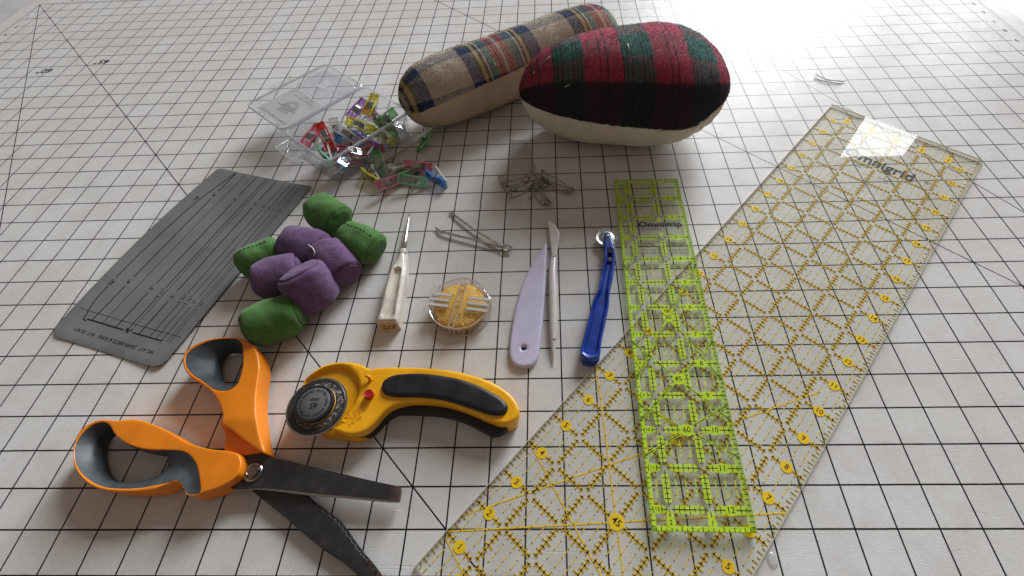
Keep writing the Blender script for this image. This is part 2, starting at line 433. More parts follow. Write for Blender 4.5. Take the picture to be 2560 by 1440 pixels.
# pink and blue marker traces
pk = m.math('MULTIPLY', m.smooth(m.noise(m.rotz(co, .3), 1, 4, .7, vec_scale=(14, 2.4, 1)), .66, .74), m.smooth(m.noise(co, .22, 2), .52, .62))
base = m.mix(m.math('MULTIPLY', pk, .5), base, (.55, .18, .24))
m.color(m.mix(g, base, (.013, .012, .016)))
h1 = m.noise(co, 34, 3, .65); h2 = m.noise(co, 4, 3, .5)
hh = m.math('ADD', m.math('MULTIPLY', h1, .7), m.math('SUBTRACT', m.math('MULTIPLY', h2, .35), m.math('MULTIPLY', cuts, .5)))
m.bump(hh, .75, .014)
m.rough(m.smooth(n_mid, .3, .7, .25, .33))
cm = MB(); cm.box((-2, 11.5-9, -.06), (59.8, 59, .12)); cut_mat = cm.build('cutting_mat', m.m)
tag(cut_mat, 'large pale grey cutting mat printed with a black inch grid, under all the tools', 'cutting mat')
ink_black = ink('mat_ink', (.015, .014, .018))
mn = MB()
for i in range(1, 31):      # edge numbers, read from the far side
    mn.text(str(i), .42, (-30.5, 31-i), PI, .003, .01); mn.text(str(i), .42, (26.5, 31-i), PI, .003, .01)
for i in range(-29, 26): mn.text(str(i+31), .40, (i, 31.55), PI, .003, .01)
mn.text('45°', .62, (-22.3, 23.35), PI, .003, .02); mn.text('60°', .62, (-25.15, 22.6), PI, .003, .02)
tag(mn.build('edge_numbers', ink_black, cut_mat), kind='stuff')
# clear tape stuck on the mat in front of the pillow
mtp = clear('tape_film', (.96, .96, .965), .05, (.85, .86, .9), .22, 1.5, 1.6, .9)
a, b, c_, d_ = at(1276, 350), at(1318, 350), at(1352, 455), at(1268, 455)
tape = mesh_obj('clear_tape', [(p.x, p.y, .005) for p in (d_, c_, b, a)]+[(p.x, p.y, .001) for p in (d_, c_, b, a)], [(0, 1, 2, 3), (4, 7, 6, 5), (0, 4, 5, 1), (1, 5, 6, 2), (2, 6, 7, 3), (3, 7, 4, 0)], mtp, None, False)
tag(tape, 'shiny strip of clear tape stuck on the mat in front of the plaid ham', 'tape')
# small clear blister stuck beside the ruler corner
rb = MB(); c0 = at(1931, 1399); v, f = lathe([(.02, .035), (.10, .045), (.15, .03), (.17, .003)], 20, (0, 0, 0), (True, False)); rb.add([(x*.75+c0.x, y+c0.y, z) for x, y, z in v], f)
bd = rb.build('clear_dot', clear('dot_clear', (.97, .97, .98), .18, (.9, .9, .92), .08, 1.5, 1.6), None, True)
tag(bd, 'tiny clear plastic dot on the mat by the lower right edge of the long ruler', 'grip dot')
# two short stray threads near the window glare
thr_m = plastic('thread_grey', (.22, .20, .19), .6)
p0, p1, p2 = at(2040, 184, .04), at(2070, 199, .05), at(2112, 205, .03)
th = MB(); th.tube([Vector(p) for p in cr([p0, at(2054, 194, .09), p1, at(2090, 202, .08), p2], 5, False)], .018, 6)
th.tube([Vector(p) for p in cr([at(2035, 196, .02), at(2062, 203, .06), at(2104, 209, .03)], 6, False)], .015, 6)
tag(th.build('thread_scrap', thr_m, None, True), 'thin dark thread scrap lying alone on the glaring mat above the long ruler', 'thread')

# ================================================================== CLEAR 6 x 24 RULER
acry = clear('acrylic_clear', (.99, .992, .975), .014, (.95, .95, .88), .015, 1.49, .62)
acry_back = clear('acrylic_back', (.985, .988, .98), .0, (1, 1, 1), .03, 1.01)
acry_edge = clear('acrylic_edge', (.9, .9, .82), .6, (.92, .90, .78), .10, 1.49, 1.2)
gold = ink('ruler_gold', (.95, .60, .008), .97); blk = ink('ruler_black', (.012, .011, .010))
gold_faint = ink('ruler_gold_faint', (.60, .42, .05), .8)
def slab(name, L, W, z0, z1, parent, mface, medge, mback=None):
    b = .02
    V = [(b, b, z1), (L-b, b, z1), (L-b, W-b, z1), (b, W-b, z1), (0, 0, z1-b), (L, 0, z1-b), (L, W, z1-b), (0, W, z1-b), (0, 0, z0), (L, 0, z0), (L, W, z0), (0, W, z0)]
    F = [(0, 1, 2, 3), (11, 10, 9, 8)]; fm = [0, 2]
    for k in range(4):
        j = (k+1) % 4; F += [(k+4, j+4, j, k), (k+8, j+8, j+4, k+4)]; fm += [1, 1]
    return mesh_obj(name, V, F, None, parent, False, mats=[mface, medge, mback or mface], fmat=fm)
RO = at(1035, 1415, .1); RT = at(2078, 262, .1)
rang = math.atan2(RT.y-RO.y, RT.x-RO.x)
ruler = empty('long_ruler', (RO.x, RO.y, 0), rang)
tag(ruler, 'long clear ruler with yellow and black inch markings, lying diagonally under the green ruler', 'ruler')
# local frame: x along the length, -y across (v = -y)
sl = slab('acrylic_slab', 24, 6, .012, .125, ruler, acry, acry_edge, acry_back); sl.data.transform(Matrix.Translation((0, -6, 0)))
yl, bk, fy = MB(), MB(), MB()
zb, zy = .0105, .0085
def L2(a, b, hb, hy, both=True):
    if hb: bk.quad((a[0], -a[1]), (b[0], -b[1]), hb, zb)
    if hy: yl.quad((a[0], -a[1]), (b[0], -b[1]), hy, zy)
skip = {(23, 1), (23, 2), (23, 3), (23, 4), (23, 5)}
circ = {}
for k in range(1, 24):
    circ[(k, .5)] = (str(k), .21); circ[(k, 5.5)] = (str(k), .21)
def cross_line(p, dirn, length, half0=0):
    """ticked line of one cell edge from p along dirn (0: along u, 1: along v)"""
    for s in range(1, 8):
        t = s/8.; hl = .07 if s % 2 else .10
        if s == 4: hl = .135
        q_ = (p[0]+t, p[1]) if dirn == 0 else (p[0], p[1]+t)
        if dirn == 1 and any(abs(q_[0]-c[0]) < .05 and abs(q_[1]-c[1]) < .2 for c in circ): continue
        a, b = ((q_[0], q_[1]-hl), (q_[0], q_[1]+hl)) if dirn == 0 else ((q_[0]-hl, q_[1]), (q_[0]+hl, q_[1]))
        L2(a, b, .0066, .023)
    e = .085
    a, b = ((p[0]+e, p[1]), (p[0]+1-e, p[1])) if dirn == 0 else ((p[0], p[1]+e), (p[0], p[1]+1-e))
    L2(a, b, .0075, .026)
for iu in range(0, 24):
    for iv in range(0, 6):
        if iv > 0: cross_line((iu, iv), 0, 1)
        if iu > 0: cross_line((iu, iv), 1, 1)
        for s in (.25, .5, .75):
            L2((iu+.27, iv+s), (iu+.49, iv+s), 0, .0085); L2((iu+.51, iv+s), (iu+.73, iv+s), 0, .0085)
            for t in (.25, .5, .75): bk.disc((iu+t, -(iv+s)), .014, zb, 8)
for e in range(1, 24*8):
    u_ = e/8; hl = .10 if e % 2 else .16
    for v_ in (.0, 6.): L2((u_, v_+(.015 if v_ == 0 else -.015)), (u_, v_+(hl if v_ == 0 else -hl)), .0075, .017)
for e in range(1, 48):
    hl = .10 if e % 2 else .16
    for u_ in (0., 24.): L2((u_+(.015 if u_ == 0 else -.015), e/8), (u_+(hl if u_ == 0 else -hl), e/8), .0075, .017)
for (k, v_), (s, r_) in circ.items():
    yl.disc((k, -v_), .155, .0115, 18, 1.0)
    bk.text(s, .21, (k, -v_), -PI/2, .0125, .012)
for k in range(1, 6):
    for u0 in (23.33, .42):
        yl.disc((u0+.1, -k), .12, .0115, 8, 1.25); yl.disc((u0-.1, -k), .12, .0115, 8, 1.25)
        bk.text(str(6-k), .17, (u0+.09, -k), -PI/2, .0125, .01); bk.text(str(k), .17, (u0-.1, -k), -PI/2, .0125, .01)
for (p, q_) in (((1, 0), (7, 6)), ((7, 0), (1, 6)), ((4, 0), (2, 6*.99)), ((1.45, 0), (10.6, 5.3)), ((.9, .1), (.1, 3.4))):
    L2(p, q_, 0, .017)
for (u0, v0, s) in ((4, 3, '45'), (6.75, 3, '60')):
    yl.disc((u0, -v0), .20, .0115, 20); bk.text(s, .24, (u0, -v0), -PI/2, .0125, .016)
bk.text('Omnigrid', .74, (21.38, -3.02), -PI/2-.02, .0125, .018, sx=.93)
bk.text('®', .22, (21.42, -4.78), -PI/2, .0125)
for q_, (u0, v0) in (('© 1996', (20.75, 3.6)), ('MADE IN U.S.A.', (20.6, 3.6)), ('U.S. PAT. 4,779,346', (20.9, 2.4)), ('4,779,346', (20.74, 2.4)), ('R24', (20.45, 3.6))):
    bk.text(q_, .10, (u0, -v0), -PI/2, .0125)
tag(yl.build('yellow_print', gold, ruler), kind='stuff'); tag(bk.build('black_print', blk, ruler), kind='stuff')

# ================================================================== GREEN 2.5 x 12.5 RULER
GO = at(1630, 1328, .2); GT = at(1535, 450, .2)
gang = math.atan2(GT.y-GO.y, GT.x-GO.x)
grip = empty('green_ruler', (GO.x, GO.y, .127), gang)
tag(grip, 'narrow neon green ruler lying across the long clear ruler beside the tracing wheel', 'ruler')
GS = 12.368/12.5
acry2 = clear('acrylic_green', (.97, .985, .92), .022, (.80, .90, .45), .02, 1.49, .6); acry2e = clear('acrylic_green_edge', (.7, .85, .35), .5, (.62, .80, .16), .1, 1.49, 1.2)
s2_ = slab('acrylic_slab', 12.5*GS, 2.5, .012, .12, grip, acry2, acry2e, acry_back); s2_.data.transform(Matrix.Translation((0, -2.5, 0)))
lime = ink('ruler_lime', (.62, .84, .02), .76)
gm, kb = MB(), MB()
def gq(a, b, h): gm.quad((a[0]*GS, -a[1]), (b[0]*GS, -b[1]), h, .0085)
def kq(a, b, h=.0085, z=.0125): kb.quad((a[0]*GS, -a[1]), (b[0]*GS, -b[1]), h*1.2, z)
for a, b in (((0, .07), (12.5, .07)), ((0, 2.43), (12.5, 2.43)), ((.07, 0), (.07, 2.5)), ((12.43, 0), (12.43, 2.5))): gq(a, b, .065)
def gst(a, b, r): gm.stadium((a[0]*GS, -a[1]), (b[0]*GS, -b[1]), r, .0095+.0004*random.random())
for k in range(1, 13):
    u_ = 12.5-k
    gst((u_, .72), (u_, 1.28), .095); gst((u_, 1.74), (u_, 2.36), .10); gst((u_, .13), (u_, .32), .10)
    kq((u_, .56), (u_, 1.44)); kq((u_, 1.58), (u_, 2.5)); kq((u_, .0), (u_, .44))
    for s in range(1, 8):
        hl = .05 if s % 2 else .085
        if s == 4: hl = .12
        kq((u_-hl, .5+s/8), (u_+hl, .5+s/8), .0075)
        if s in (1, 2, 6, 7): kq((u_-hl, 1.5+s/8), (u_+hl, 1.5+s/8), .0075)
    gm.disc((u_*GS, -2.0), .135, .0128, 18); kb.text(str(k), .21, (u_*GS, -2.0), -PI/2, .0135, .008)
    gm.disc((u_*GS, -.20), .10, .0128, 14); kb.text(str(k), .135, (u_*GS, -.20), -PI/2, .0135, .006)
    kq((u_-.08, .1), (u_+.08, .1), .0075); kq((u_-.08, .31), (u_+.08, .31), .0075)
for i in range(0, 12):
    for v_ in (.5, 1.5):
        u0 = .5+i
        if i == 9 and v_ == 1.5: gst((u0+.12, v_), (u0+.16, v_), .09); gst((u0+.84, v_), (u0+.88, v_), .09); continue
        if i < 12 and u0+.78 < 12.4: gst((u0+.23, v_), (u0+.77, v_), .095)
        if i == 11: pass
        kq((u0+.06, v_), (min(u0+.94, 12.4), v_))
        for s in range(1, 8):
            hl = .05 if s % 2 else .085
            if u0+s/8 < 12.4: kq((u0+s/8, v_-hl), (u0+s/8, v_+hl), .0075)
for v_, s in ((.5, '2'), (1.5, '1')):
    for u0 in (.2, 11.98):
        gm.disc((u0*GS, -v_), .115, .0128, 16); kb.text(s, .17, (u0*GS, -v_), -PI/2, .0135, .006); gst((u0+.12, v_), (u0+.2, v_), .09)
        kq((u0+.14, v_), (u0+.28, v_))
for i in range(0, 12):
    for v_ in (.25, .75, 1., 1.25, 1.75, 2., 2.25):
        u0 = .5+i
        if i == 9 and v_ > .5: continue
        gq((u0+.28, v_), (u0+.48, v_), .014); gq((u0+.52, v_), (u0+.72, v_), .014)
        for t in (.25, .5, .75): kb.disc(((u0+t)*GS, -v_), .013, .0125, 6)
for e in range(1, 100):
    hl = .07 if e % 2 else .11
    kq((e/8, .0), (e/8, hl), .0075); kq((e/8, 2.5), (e/8, 2.5-hl), .0075)
for e in range(1, 20):
    hl = .07 if e % 2 else .12
    kq((0, e/8), (hl, e/8), .0075); kq((12.5, e/8), (12.5-hl, e/8), .0075)
for uc, angd, lab in ((6.12, 60, '30'), (4.0, 45, '45'), (2.5, 30, '60')):
    du = 1.25*math.tan(math.radians(angd))
    for sg, sv in ((1, 1), (1, -1), (-1, 1), (-1, -1)):
        gq((uc, 1.25), (uc+sg*du, 1.25+sv*1.25), .035)
        for f0, f1 in ((.16, .46), (.5, .72), (.76, 1.)):
            kq((uc+sg*du*f0, 1.25+sv*1.25*f0), (uc+sg*du*f1, 1.25+sv*1.25*f1), .0085)
    gm.disc((uc*GS, -1.25), .175, .0128, 20); kb.text(lab, .22, (uc*GS, -1.25), -PI/2, .0135, .008)
kb.text('Omnigrip', .37, (10.02*GS, -1.48), -PI/2, .1212, .030, sx=1.10)
kb.text('by Omnigrid', .14, (9.81*GS, -1.12), -PI/2, .1212, .006)
for s, (u0, v0) in (('© 2011', (9.2, .98)), ('MADE IN U.S.A.', (9.07, .98)), ('U.S. PAT. 6,839,971', (8.9, .98)), ('U.S. PAT. 7,040,146', (8.77, .98)), ('ITEM RN2505', (9.2, 2.0)), ('C. PAT. 2,524,770', (9.07, 2.0)), ('PATENTED 2012', (8.9, 2.0)), ('BREVETE 2012', (8.77, 2.0))):
    kb.text(s, .105, (u0*GS, -v0), -PI/2, .0135, .003)
tag(gm.build('green_print', lime, grip), kind='stuff'); tag(kb.build('black_print', blk, grip), kind='stuff')

# ================================================================== METAL HEM GAUGE
mg = N('gauge_enamel', .42, (.17, .175, .18), metal=.0, spec=.6); co = mg.coords()
nn = mg.noise(co, .5, 4); c1 = mg.mix(mg.smooth(nn, .35, .65), (.155, .16, .165), (.19, .195, .20))
c1 = mg.mix(mg.math('MULTIPLY', mg.smooth(mg.noise(co, 4, 5, .65), .58, .75), .35), c1, (.26, .25, .24))
c1 = mg.mix(mg.math('MULTIPLY', mg.smooth(mg.noise(co, 26, 2), .72, .76), .7), c1, (.42, .42, .42))
mg.color(c1); mg.bump(mg.noise(co, 30, 3), .12, .006); mg.rough(mg.smooth(nn, .3, .7, .34, .50))
ge = metal('gauge_edge_steel', (.55, .55, .56), .3)
gc = [at(545, 423, .04), at(780, 470, .10), at(385, 938, .10), at(121, 836, .06)]
# frame: origin far-left corner a, x axis toward the near-left corner (length), y axis toward far-right (width)
GA, GB, GC_, GD = gc[3], gc[0], gc[1], gc[2]
ax_ = Vector((GB.x-GA.x, GB.y-GA.y, 0)); Lg = ax_.length; ang_g = math.atan2(ax_.y, ax_.x)
gauge = empty('hem_gauge', (GA.x, GA.y, 0), ang_g); Wg = 4.7; Lg = 8.5
tag(gauge, 'flat dark grey metal gauge plate with black measuring lines, left of the fabric weights', 'hem gauge')
def gz(P): # the plate is slightly bowed and one corner is lifted
    P = np.asarray(P, float); x = P[:, 0]/Lg; y = -P[:, 1]/Wg
    return .05*(2*y-1)**2+.05*np.clip(y, 0, 1)**3*(1-x)+.02*np.sin(x*PI)
gout = cr([(0.32, 0), (Lg-.10, 0), (Lg, -.10), (Lg, -Wg+.05), (Lg-.05, -Wg), (.32, -Wg), (.09, -Wg+.09), (0, -Wg+.32), (0, -.32), (.09, -.09)], 1)
go2 = []
for (cx_, cy_, r_, a0) in ((.42, -.42, .42, PI/2), (.35, -Wg+.35, .35, PI), (Lg-.06, -Wg+.06, .06, 1.5*PI), (Lg-.2, -.2, .2, 0)):
    for t in np.linspace(0, PI/2, 7): go2.append((cx_+r_*math.cos(a0+t), cy_+r_*math.sin(a0+t)))
go3 = dens(go2); go3[:, 1] += np.where(go3[:, 1] > -.6, .20*np.sin(np.clip(go3[:, 0]/Lg, 0, 1)*PI), 0)
puff('gauge_plate', [go3], lambda p: float(gz([p])[0])-.004+.004, .022, .006, mg.m, gauge, .3, warp=gz)
gk, gt = MB(), MB()
def gl_line(pts, hw=.014, zz=.028):
    hw *= 1.35
    P_ = cr(pts, 8, False) if len(pts) > 2 else np.array([np.array(pts[0])+(np.array(pts[1])-np.array(pts[0]))*t for t in np.linspace(0, 1, 18)])
    zz_ = gz(P_)+zz
    for i in range(len(P_)-1):
        a, b = P_[i], P_[i+1]; d = np.hypot(*(b-a)); nx, ny = -(b[1]-a[1])/d*hw, (b[0]-a[0])/d*hw
        gk.add([(a[0]-nx, a[1]-ny, zz_[i]), (b[0]-nx, b[1]-ny, zz_[i+1]), (b[0]+nx, b[1]+ny, zz_[i+1]), (a[0]+nx, a[1]+ny, zz_[i])], [(0, 1, 2, 3)])
def gtext(s, size, u_, v_, ang, bold=.012, sx=1.):
    gt.text(s, size, (u_, -v_), ang, float(gz([(u_, -v_)])[0])+.029, bold, sx=sx)
# coordinates: u along the length from the near end, v across from the left long edge
gl_line([(.95, -.62), (1.6, -.42), (3.2, -.36), (5.2, -.42), (6.6, -.55), (8.45, -.95)]); gl_line([(.78, -.80), (.80, -.66), (.95, -.62)]); 
rows = [(.98, .014, '4"'), (1.42, .007, None), (2.0, .013, '3"'), (2.48, .012, '2 ½"'), (2.62, .007, None), (3.0, .014, '2"'), (3.45, .009, '1 ½"'), (3.72, .008, '1 ¼"'), (3.98, .009, '1"'), (4.18, .006, None), (4.3, .007, '½"')]
for v_, h_, s in rows:
    gl_line([(.84, -v_), (8.42, -v_)], h_)
gl_line([(.84, -.78), (.84, -2.36)], .016); gl_line([(.84, -2.72), (.84, -4.0)], .014); gtext('⅝"', .2, .84, 2.54, -PI/2, .02)
gl_line([(1.12, -.2), (1.12, -4.55)], .005)
mgt = MB()
for v_, h_, s in rows:
    if s:
        for u0 in (2.35-.1*(v_ > 2.4), 6.9-.12*(v_ > 3.2)):
            mgt.quad((u0-.08, -v_), (u0+.36, -v_), .045, float(gz([(u0, -v_)])[0])+.0293)
            gt.text(s, .20, (u0+.14, -v_), 0, float(gz([(u0, -v_)])[0])+.031, .012)
for u0 in (2.2, 6.6):
    mgt.quad((u0-.08, -.39), (u0+.30, -.39), .05, .075+.02); gt.text('⅝"', .20, (u0+.1, -.40), 0, .1, .02)
gt.text('NO. 617    JOHN DRITZ & SONS    N.Y. 10, N.Y.', .165, (.42, -2.35), PI/2, float(gz([(.42, -2.3)])[0])+.030, .006)
for b_, dz in ((mgt, .0295), (gt, .0315)):
    zz_ = gz([(v[0], v[1]) for v in b_.v])+dz; b_.v = [(v[0], v[1], float(z)) for v, z in zip(b_.v, zz_)]
tag(mgt.build('line_gap', mg.m, gauge), kind='stuff'); tag(gk.build('measuring_lines', blk, gauge), kind='stuff'); tag(gt.build('engraved_print', blk, gauge), kind='stuff')

# ================================================================== PRESSING PILLOWS
def plaid_mat(name, warp, weft, pu, pv, ou=0., ov=0., nap=.5, twill=9., rough=.95, dom=None, fuzz=.0, grain=13):
    m = N(name, rough, spec=.12); uv = m.coords('UV'); u_, v_ = m.sep(uv)[:2]
    j = m.math('MULTIPLY', m.math('SUBTRACT', m.noise(m.coords(), 5, 4, .7), .5), .10)
    def stripes(x, per, off, table):
        t = m.math('FRACT', m.math('DIVIDE', m.math('ADD', m.math('ADD', x, j), off), per))
        return m.ramp(t, [(max(0, p/per), c) for p, c in table], 'CONSTANT')
    v_ = m.math('ADD', v_, m.math('MULTIPLY', m.math('SUBTRACT', m.noise(m.coords(), 11, 5, .8), .5), fuzz))
    a = stripes(u_, pu, ou, warp); b = stripes(v_, pv, ov, weft)
    tw = m.math('FRACT', m.math('MULTIPLY', m.math('ADD', u_, m.math('MULTIPLY', v_, 1.0)), twill))
    f = m.smooth(tw, .40, .60)
    nz = m.noise(m.coords(), 16, 4, .7)
    f = m.math('ADD', m.math('MULTIPLY', f, 1-nap*.75), m.math('MULTIPLY', m.smooth(nz, .35, .65), nap*.75), clamp=True)
    if dom:    # weft share per band; on the ham it paints front shade into the navy
        t = m.math('FRACT', m.math('DIVIDE', m.math('ADD', v_, ov), pv)); dm_ = m.ramp(t, [(p/pv, (k, k, k)) for p, k in dom], 'CONSTANT')
        f = m.math('ADD', m.math('MULTIPLY', f, m.math('MULTIPLY', m.math('SUBTRACT', 1, dm_), 2)), m.math('SUBTRACT', m.math('MULTIPLY', dm_, 2), 1), clamp=True)
    c = m.mix(f, a, b)
    c = m.mix(m.smooth(m.noise(m.coords(), grain, 5, .8), .40, .62, .0, .72), c, m.mix(1., c, (.36, .34, .34), 'MULTIPLY'))
    c = m.mix(m.smooth(m.noise(m.coords(), 30, 3, .7), .60, .74, 0., .22), c, (.5, .46, .44))
    m.color(c)
    h = m.math('ADD', m.math('MULTIPLY', m.noise(m.coords(), 14, 5, .75, .6), 1.0), m.math('MULTIPLY', tw, .25))
    m.bump(h, .95*nap+.40, .08)
    m.b.inputs['Sheen Weight'].default_value = .12; m.b.inputs['Sheen Roughness'].default_value = .5
    return m.m
def canvas_mat(name, c):
    m = N(name, .9, c, spec=.15); co = m.coords(); x, y, z = m.sep(co)[:3]
    n_ = m.noise(co, 1.2, 4); m.color(m.mix(m.smooth(n_, .3, .7), tuple(k*.90 for k in c), tuple(k*1.05 for k in c)))
    m.bump(m.math('ADD', m.noise(co, 50, 2), m.math('MULTIPLY', m.noise(co, 3, 3), 1.2)), .22, .02); return m.m
def pillow(name, cx, cy, yaw, a, b, c, p, egg, seam_f, seam_b, mc, mb, label, arc, nx=120, nt=64, pucker=(), fibres=12000):
    root = empty(name, (cx, cy, 0), yaw); tag(root, label, 'pressing pillow')
    def pt(s, th):
        xa = math.sin(PI/2*s)
        if egg is None: rho = max(0, 1-abs(xa)**p)**.5; bb = b
        else: rho = max(0, 1-abs(xa)**p)**.5; bb = b*(1+egg*xa)
        if egg is not None: rho *= 1-.42*max(0, xa-.5)*(.5-.5*math.cos(th))
        if egg is not None: rho *= (abs(math.sin(th))**2.4+abs(math.cos(th))**2.4)**(-1/2.4)
        y = -bb*rho*math.sin(th); z = c*rho*math.cos(th)
        q = Vector((xa*a, y, z))
        nrm = Vector((xa*.6, y/bb, z/c)).normalized() if q.length > .01 else Vector((0, 0, 1))
        nv = mnoise.noise(Vector((q.x*.7, q.y*.7, q.z*.7)))*.05+mnoise.noise(q*2.3)*.018
        q += nrm*nv
        for (px_, th_, w_, k_, am) in pucker:   # gathered folds running down from the seam
            dx = (xa*a-px_); g_ = math.exp(-(dx/w_)**2)*math.exp(-((th-th_)/.35)**2)
            q += nrm*am*g_*math.sin(dx*k_+th*2.)
        q.z = max(q.z, -c*.985)
        return q+Vector((0, 0, c*.985))
    for part, m_, t0, t1 in (('plaid_cover', mc, lambda x: -seam_b(x), lambda x: seam_f(x)), ('canvas_base', mb, lambda x: seam_f(x), lambda x: 2*PI-seam_b(x))):
        V, UV, Fc = [], [], []
        for i in range(nx+1):
            s = -1+2*i/nx; x = a*math.sin(PI/2*s)
            for k in range(nt+1):
                f = k/nt; A, B_ = t0(x), t1(x); th = A+(B_-A)*f
                if (part == 'plaid_cover') == (k == nt) and k in (0, nt): th += .030*mnoise.noise(Vector((x*5, 3., 0)))+.012*mnoise.noise(Vector((x*21, 5., 0)))
                q = pt(s, th); e = min(f, 1-f)*(B_-A)
                if e < .05:
                    cc_ = Vector((q.x, 0, c*.985)); q = cc_+(q-cc_)*(1-.022*(1-e/.05)+(.012 if part == 'plaid_cover' else -.004))
                V.append(q); UV.append((x, arc*th))
        w_ = nt+1
        for i in range(nx):
            for k in range(nt): Fc.append((i*w_+k, i*w_+k+1, (i+1)*w_+k+1, (i+1)*w_+k))
        mesh_obj(part, V, Fc, m_, root, True, UV)
    # loose wool nap standing off the flannel: thousands of hair-thin curled fibres, one mass
    V, UV, Fc = [], [], []; rr = random.Random(len(label))
    for n_ in range(fibres):
        s = rr.uniform(-.97, .97); x = a*math.sin(PI/2*s); A, B_ = -seam_b(x), seam_f(x); th = A+(B_-A)*rr.random()
        p0 = pt(s, th); ds = pt(min(.999, s+.01), th)-p0; dt = pt(s, th+.01)-p0
        if ds.length < 1e-5 or dt.length < 1e-5: continue
        ds.normalize(); dt.normalize(); nm = dt.cross(ds); nm = nm if nm.dot(p0-Vector((p0.x, 0, c*.985))) > 0 else -nm
        L_ = rr.uniform(.04, .11); w_ = rr.uniform(.005, .009); ang = rr.uniform(0, 2*PI); d_ = ds*math.cos(ang)+dt*math.sin(ang); sd_ = nm.cross(d_).normalized()*w_
        q0 = p0; q1 = p0+d_*L_*.45+nm*L_*.40; q2 = p0+d_*L_*.95+nm*L_*.30+sd_*rr.uniform(-4, 4)
        k = len(V); V += [q0-sd_, q0+sd_, q1+sd_*.9, q1-sd_*.9, q2]; Fc += [(k, k+1, k+2, k+3), (k+3, k+2, k+4)]; UV += [(x, arc*th)]*5
    fz = mesh_obj('wool_nap', V, Fc, mc, root, True, UV); tag(fz, kind='stuff')
    return root, pt
rad = math.radians
beige, blue, dark, yel, wht, teal, red_, blk_ = (.74, .63, .50), (.036, .060, .17), (.010, .012, .024), (.74, .54, .17), (.70, .66, .58), (.085, .23, .21), (.60, .085, .07), (.02, .02, .025)
seq = [(0, beige), (1.85, blue), (2.28, dark), (2.42, yel), (2.58, dark), (2.68, wht), (2.78, dark), (2.83, teal), (3.12, red_), (3.28, blk_), (3.34, red_), (3.5, wht), (3.62, red_), (3.78, blk_), (3.84, red_), (3.98, teal), (4.30, dark), (4.36, wht), (4.47, dark), (4.56, yel), (4.72, dark), (4.86, blue)]
seqv = [(0, beige)]+[(p-.55, c) for p, c in seq[1:]]
roll_mat = plaid_mat('plaid_tan_flannel', seq, seqv, 5.35, 4.80, 4.60, -.30, .45, 13., dom=((0, .22), (1.30, .42)), grain=26)
cv1 = canvas_mat('canvas_tan', (.50, .40, .30)); cv2 = canvas_mat('canvas_cream', (.66, .60, .52))
def sr(x): return rad(float(np.interp(x, [-5.6, -5.3, -4.9, -4.3, -3.5, -1, 0, 5.6], [96, 88, 79, 75, 71, 67, 63, 62])))
roll, roll_pt = pillow('seam_roll', 1.209, 18.953, .572, 5.62, 1.5, 1.42, 7.2, None, sr, lambda x: rad(105), roll_mat, cv1,
    'long sausage shaped pressing pillow with tan, navy and red plaid, behind the red one', 1.46)
R1, G1, NV_SHADE, DM = (.80, .060, .165), (.040, .225, .18), (.010, .012, .022), (.045, .010, .020)
RG, T1 = (.24, .20, .20), (.015, .015, .02)
hw_ = [(0, R1), (.56, T1), (.60, R1), (.80, T1), (.84, R1), (1.36, T1), (1.41, G1), (1.50, T1), (1.54, G1), (1.68, T1), (1.72, G1), (2.10, T1), (2.14, G1), (2.24, T1), (2.28, G1), (2.38, T1), (2.42, G1)]
# weft by arc v: far side green, then red, green, red, then navy deepened by painted shade toward the seam
VO = 3.6
hv = [(0, G1), (VO-3.2, R1), (VO-1.55, (.20, .26, .22)), (VO-1.0, (.60, .10, .16)), (VO-.22, (.05, .16, .135)), (VO+1.08, (.34, .03, .07)), (VO+1.60, (.26, .028, .055)), (VO+2.02, (.05, .014, .03)), (VO+2.20, NV_SHADE)]
ham_mat = plaid_mat('plaid_red_flannel', hw_, hv, 2.5, 8., 4.25, VO, .8, 8., dom=((0, .30), (VO+1.15, .36), (VO+2.06, .94)), fuzz=.55)
def sh(x): return rad(float(np.interp(x, [-4.2, -3.9, -2, -.8, 1.5, 2.4, 2.8, 3.3, 4.2], [95, 93, 94, 95, 98, 99, 95, 86, 80])))
ham, ham_pt = pillow('tailors_ham', 5.772, 15.873, .055, 4.19, 2.426, 2.0, 2.75, .378, sh, lambda x: rad(88), ham_mat, cv2,
    'plump egg shaped pressing pillow with red and green plaid top over a cream canvas base', 2.4, pucker=((3.0, rad(108), .55, 16, .06),))
# lint and thread ends lying on both pillows
lint_m = plastic('lint', (.72, .68, .60), .8)
def surf_at(pxl, root, ptf, a_):
    d = CAM_R @ Vector(((pxl[0]-1280-66.075)/FPX, -(pxl[1]-720-2.714)/FPX, -1)); best = None
    M_ = Matrix.Translation(root.location) @ root.rotation_euler.to_matrix().to_4x4()
    for s in np.linspace(-.95, .95, 60):
        for th in np.linspace(-1.3, 1.7, 60):
            q = M_ @ ptf(s, th); v = q-CAM_C; e = v.cross(d).length/d.length
            if best is None or e+ v.length*.02 < best[0]: best = (e+v.length*.02, q)
    return best[1], M_
for (pth, root, ptf) in (([(1571, 109), (1576, 118), (1574, 126), (1568, 131)], ham, ham_pt), ([(1368, 150), (1376, 144)], ham, ham_pt), ([(1332, 184), (1336, 181)], ham, ham_pt),
                         ([(1416, 216), (1420, 212)], ham, ham_pt), ([(1240, 155), (1242, 161), (1240, 166)], roll, roll_pt), ([(1293, 161), (1298, 163)], roll, roll_pt)):
    P_ = [surf_at(q, root, ptf, 0)[0]+Vector((0, -.01, .035)) for q in pth]; M_ = surf_at(pth[0], root, ptf, 0)[1].inverted()
    lb = MB(); lb.tube([M_ @ p for p in P_], .016, 5); o = lb.build('lint_thread', lint_m, root, True)

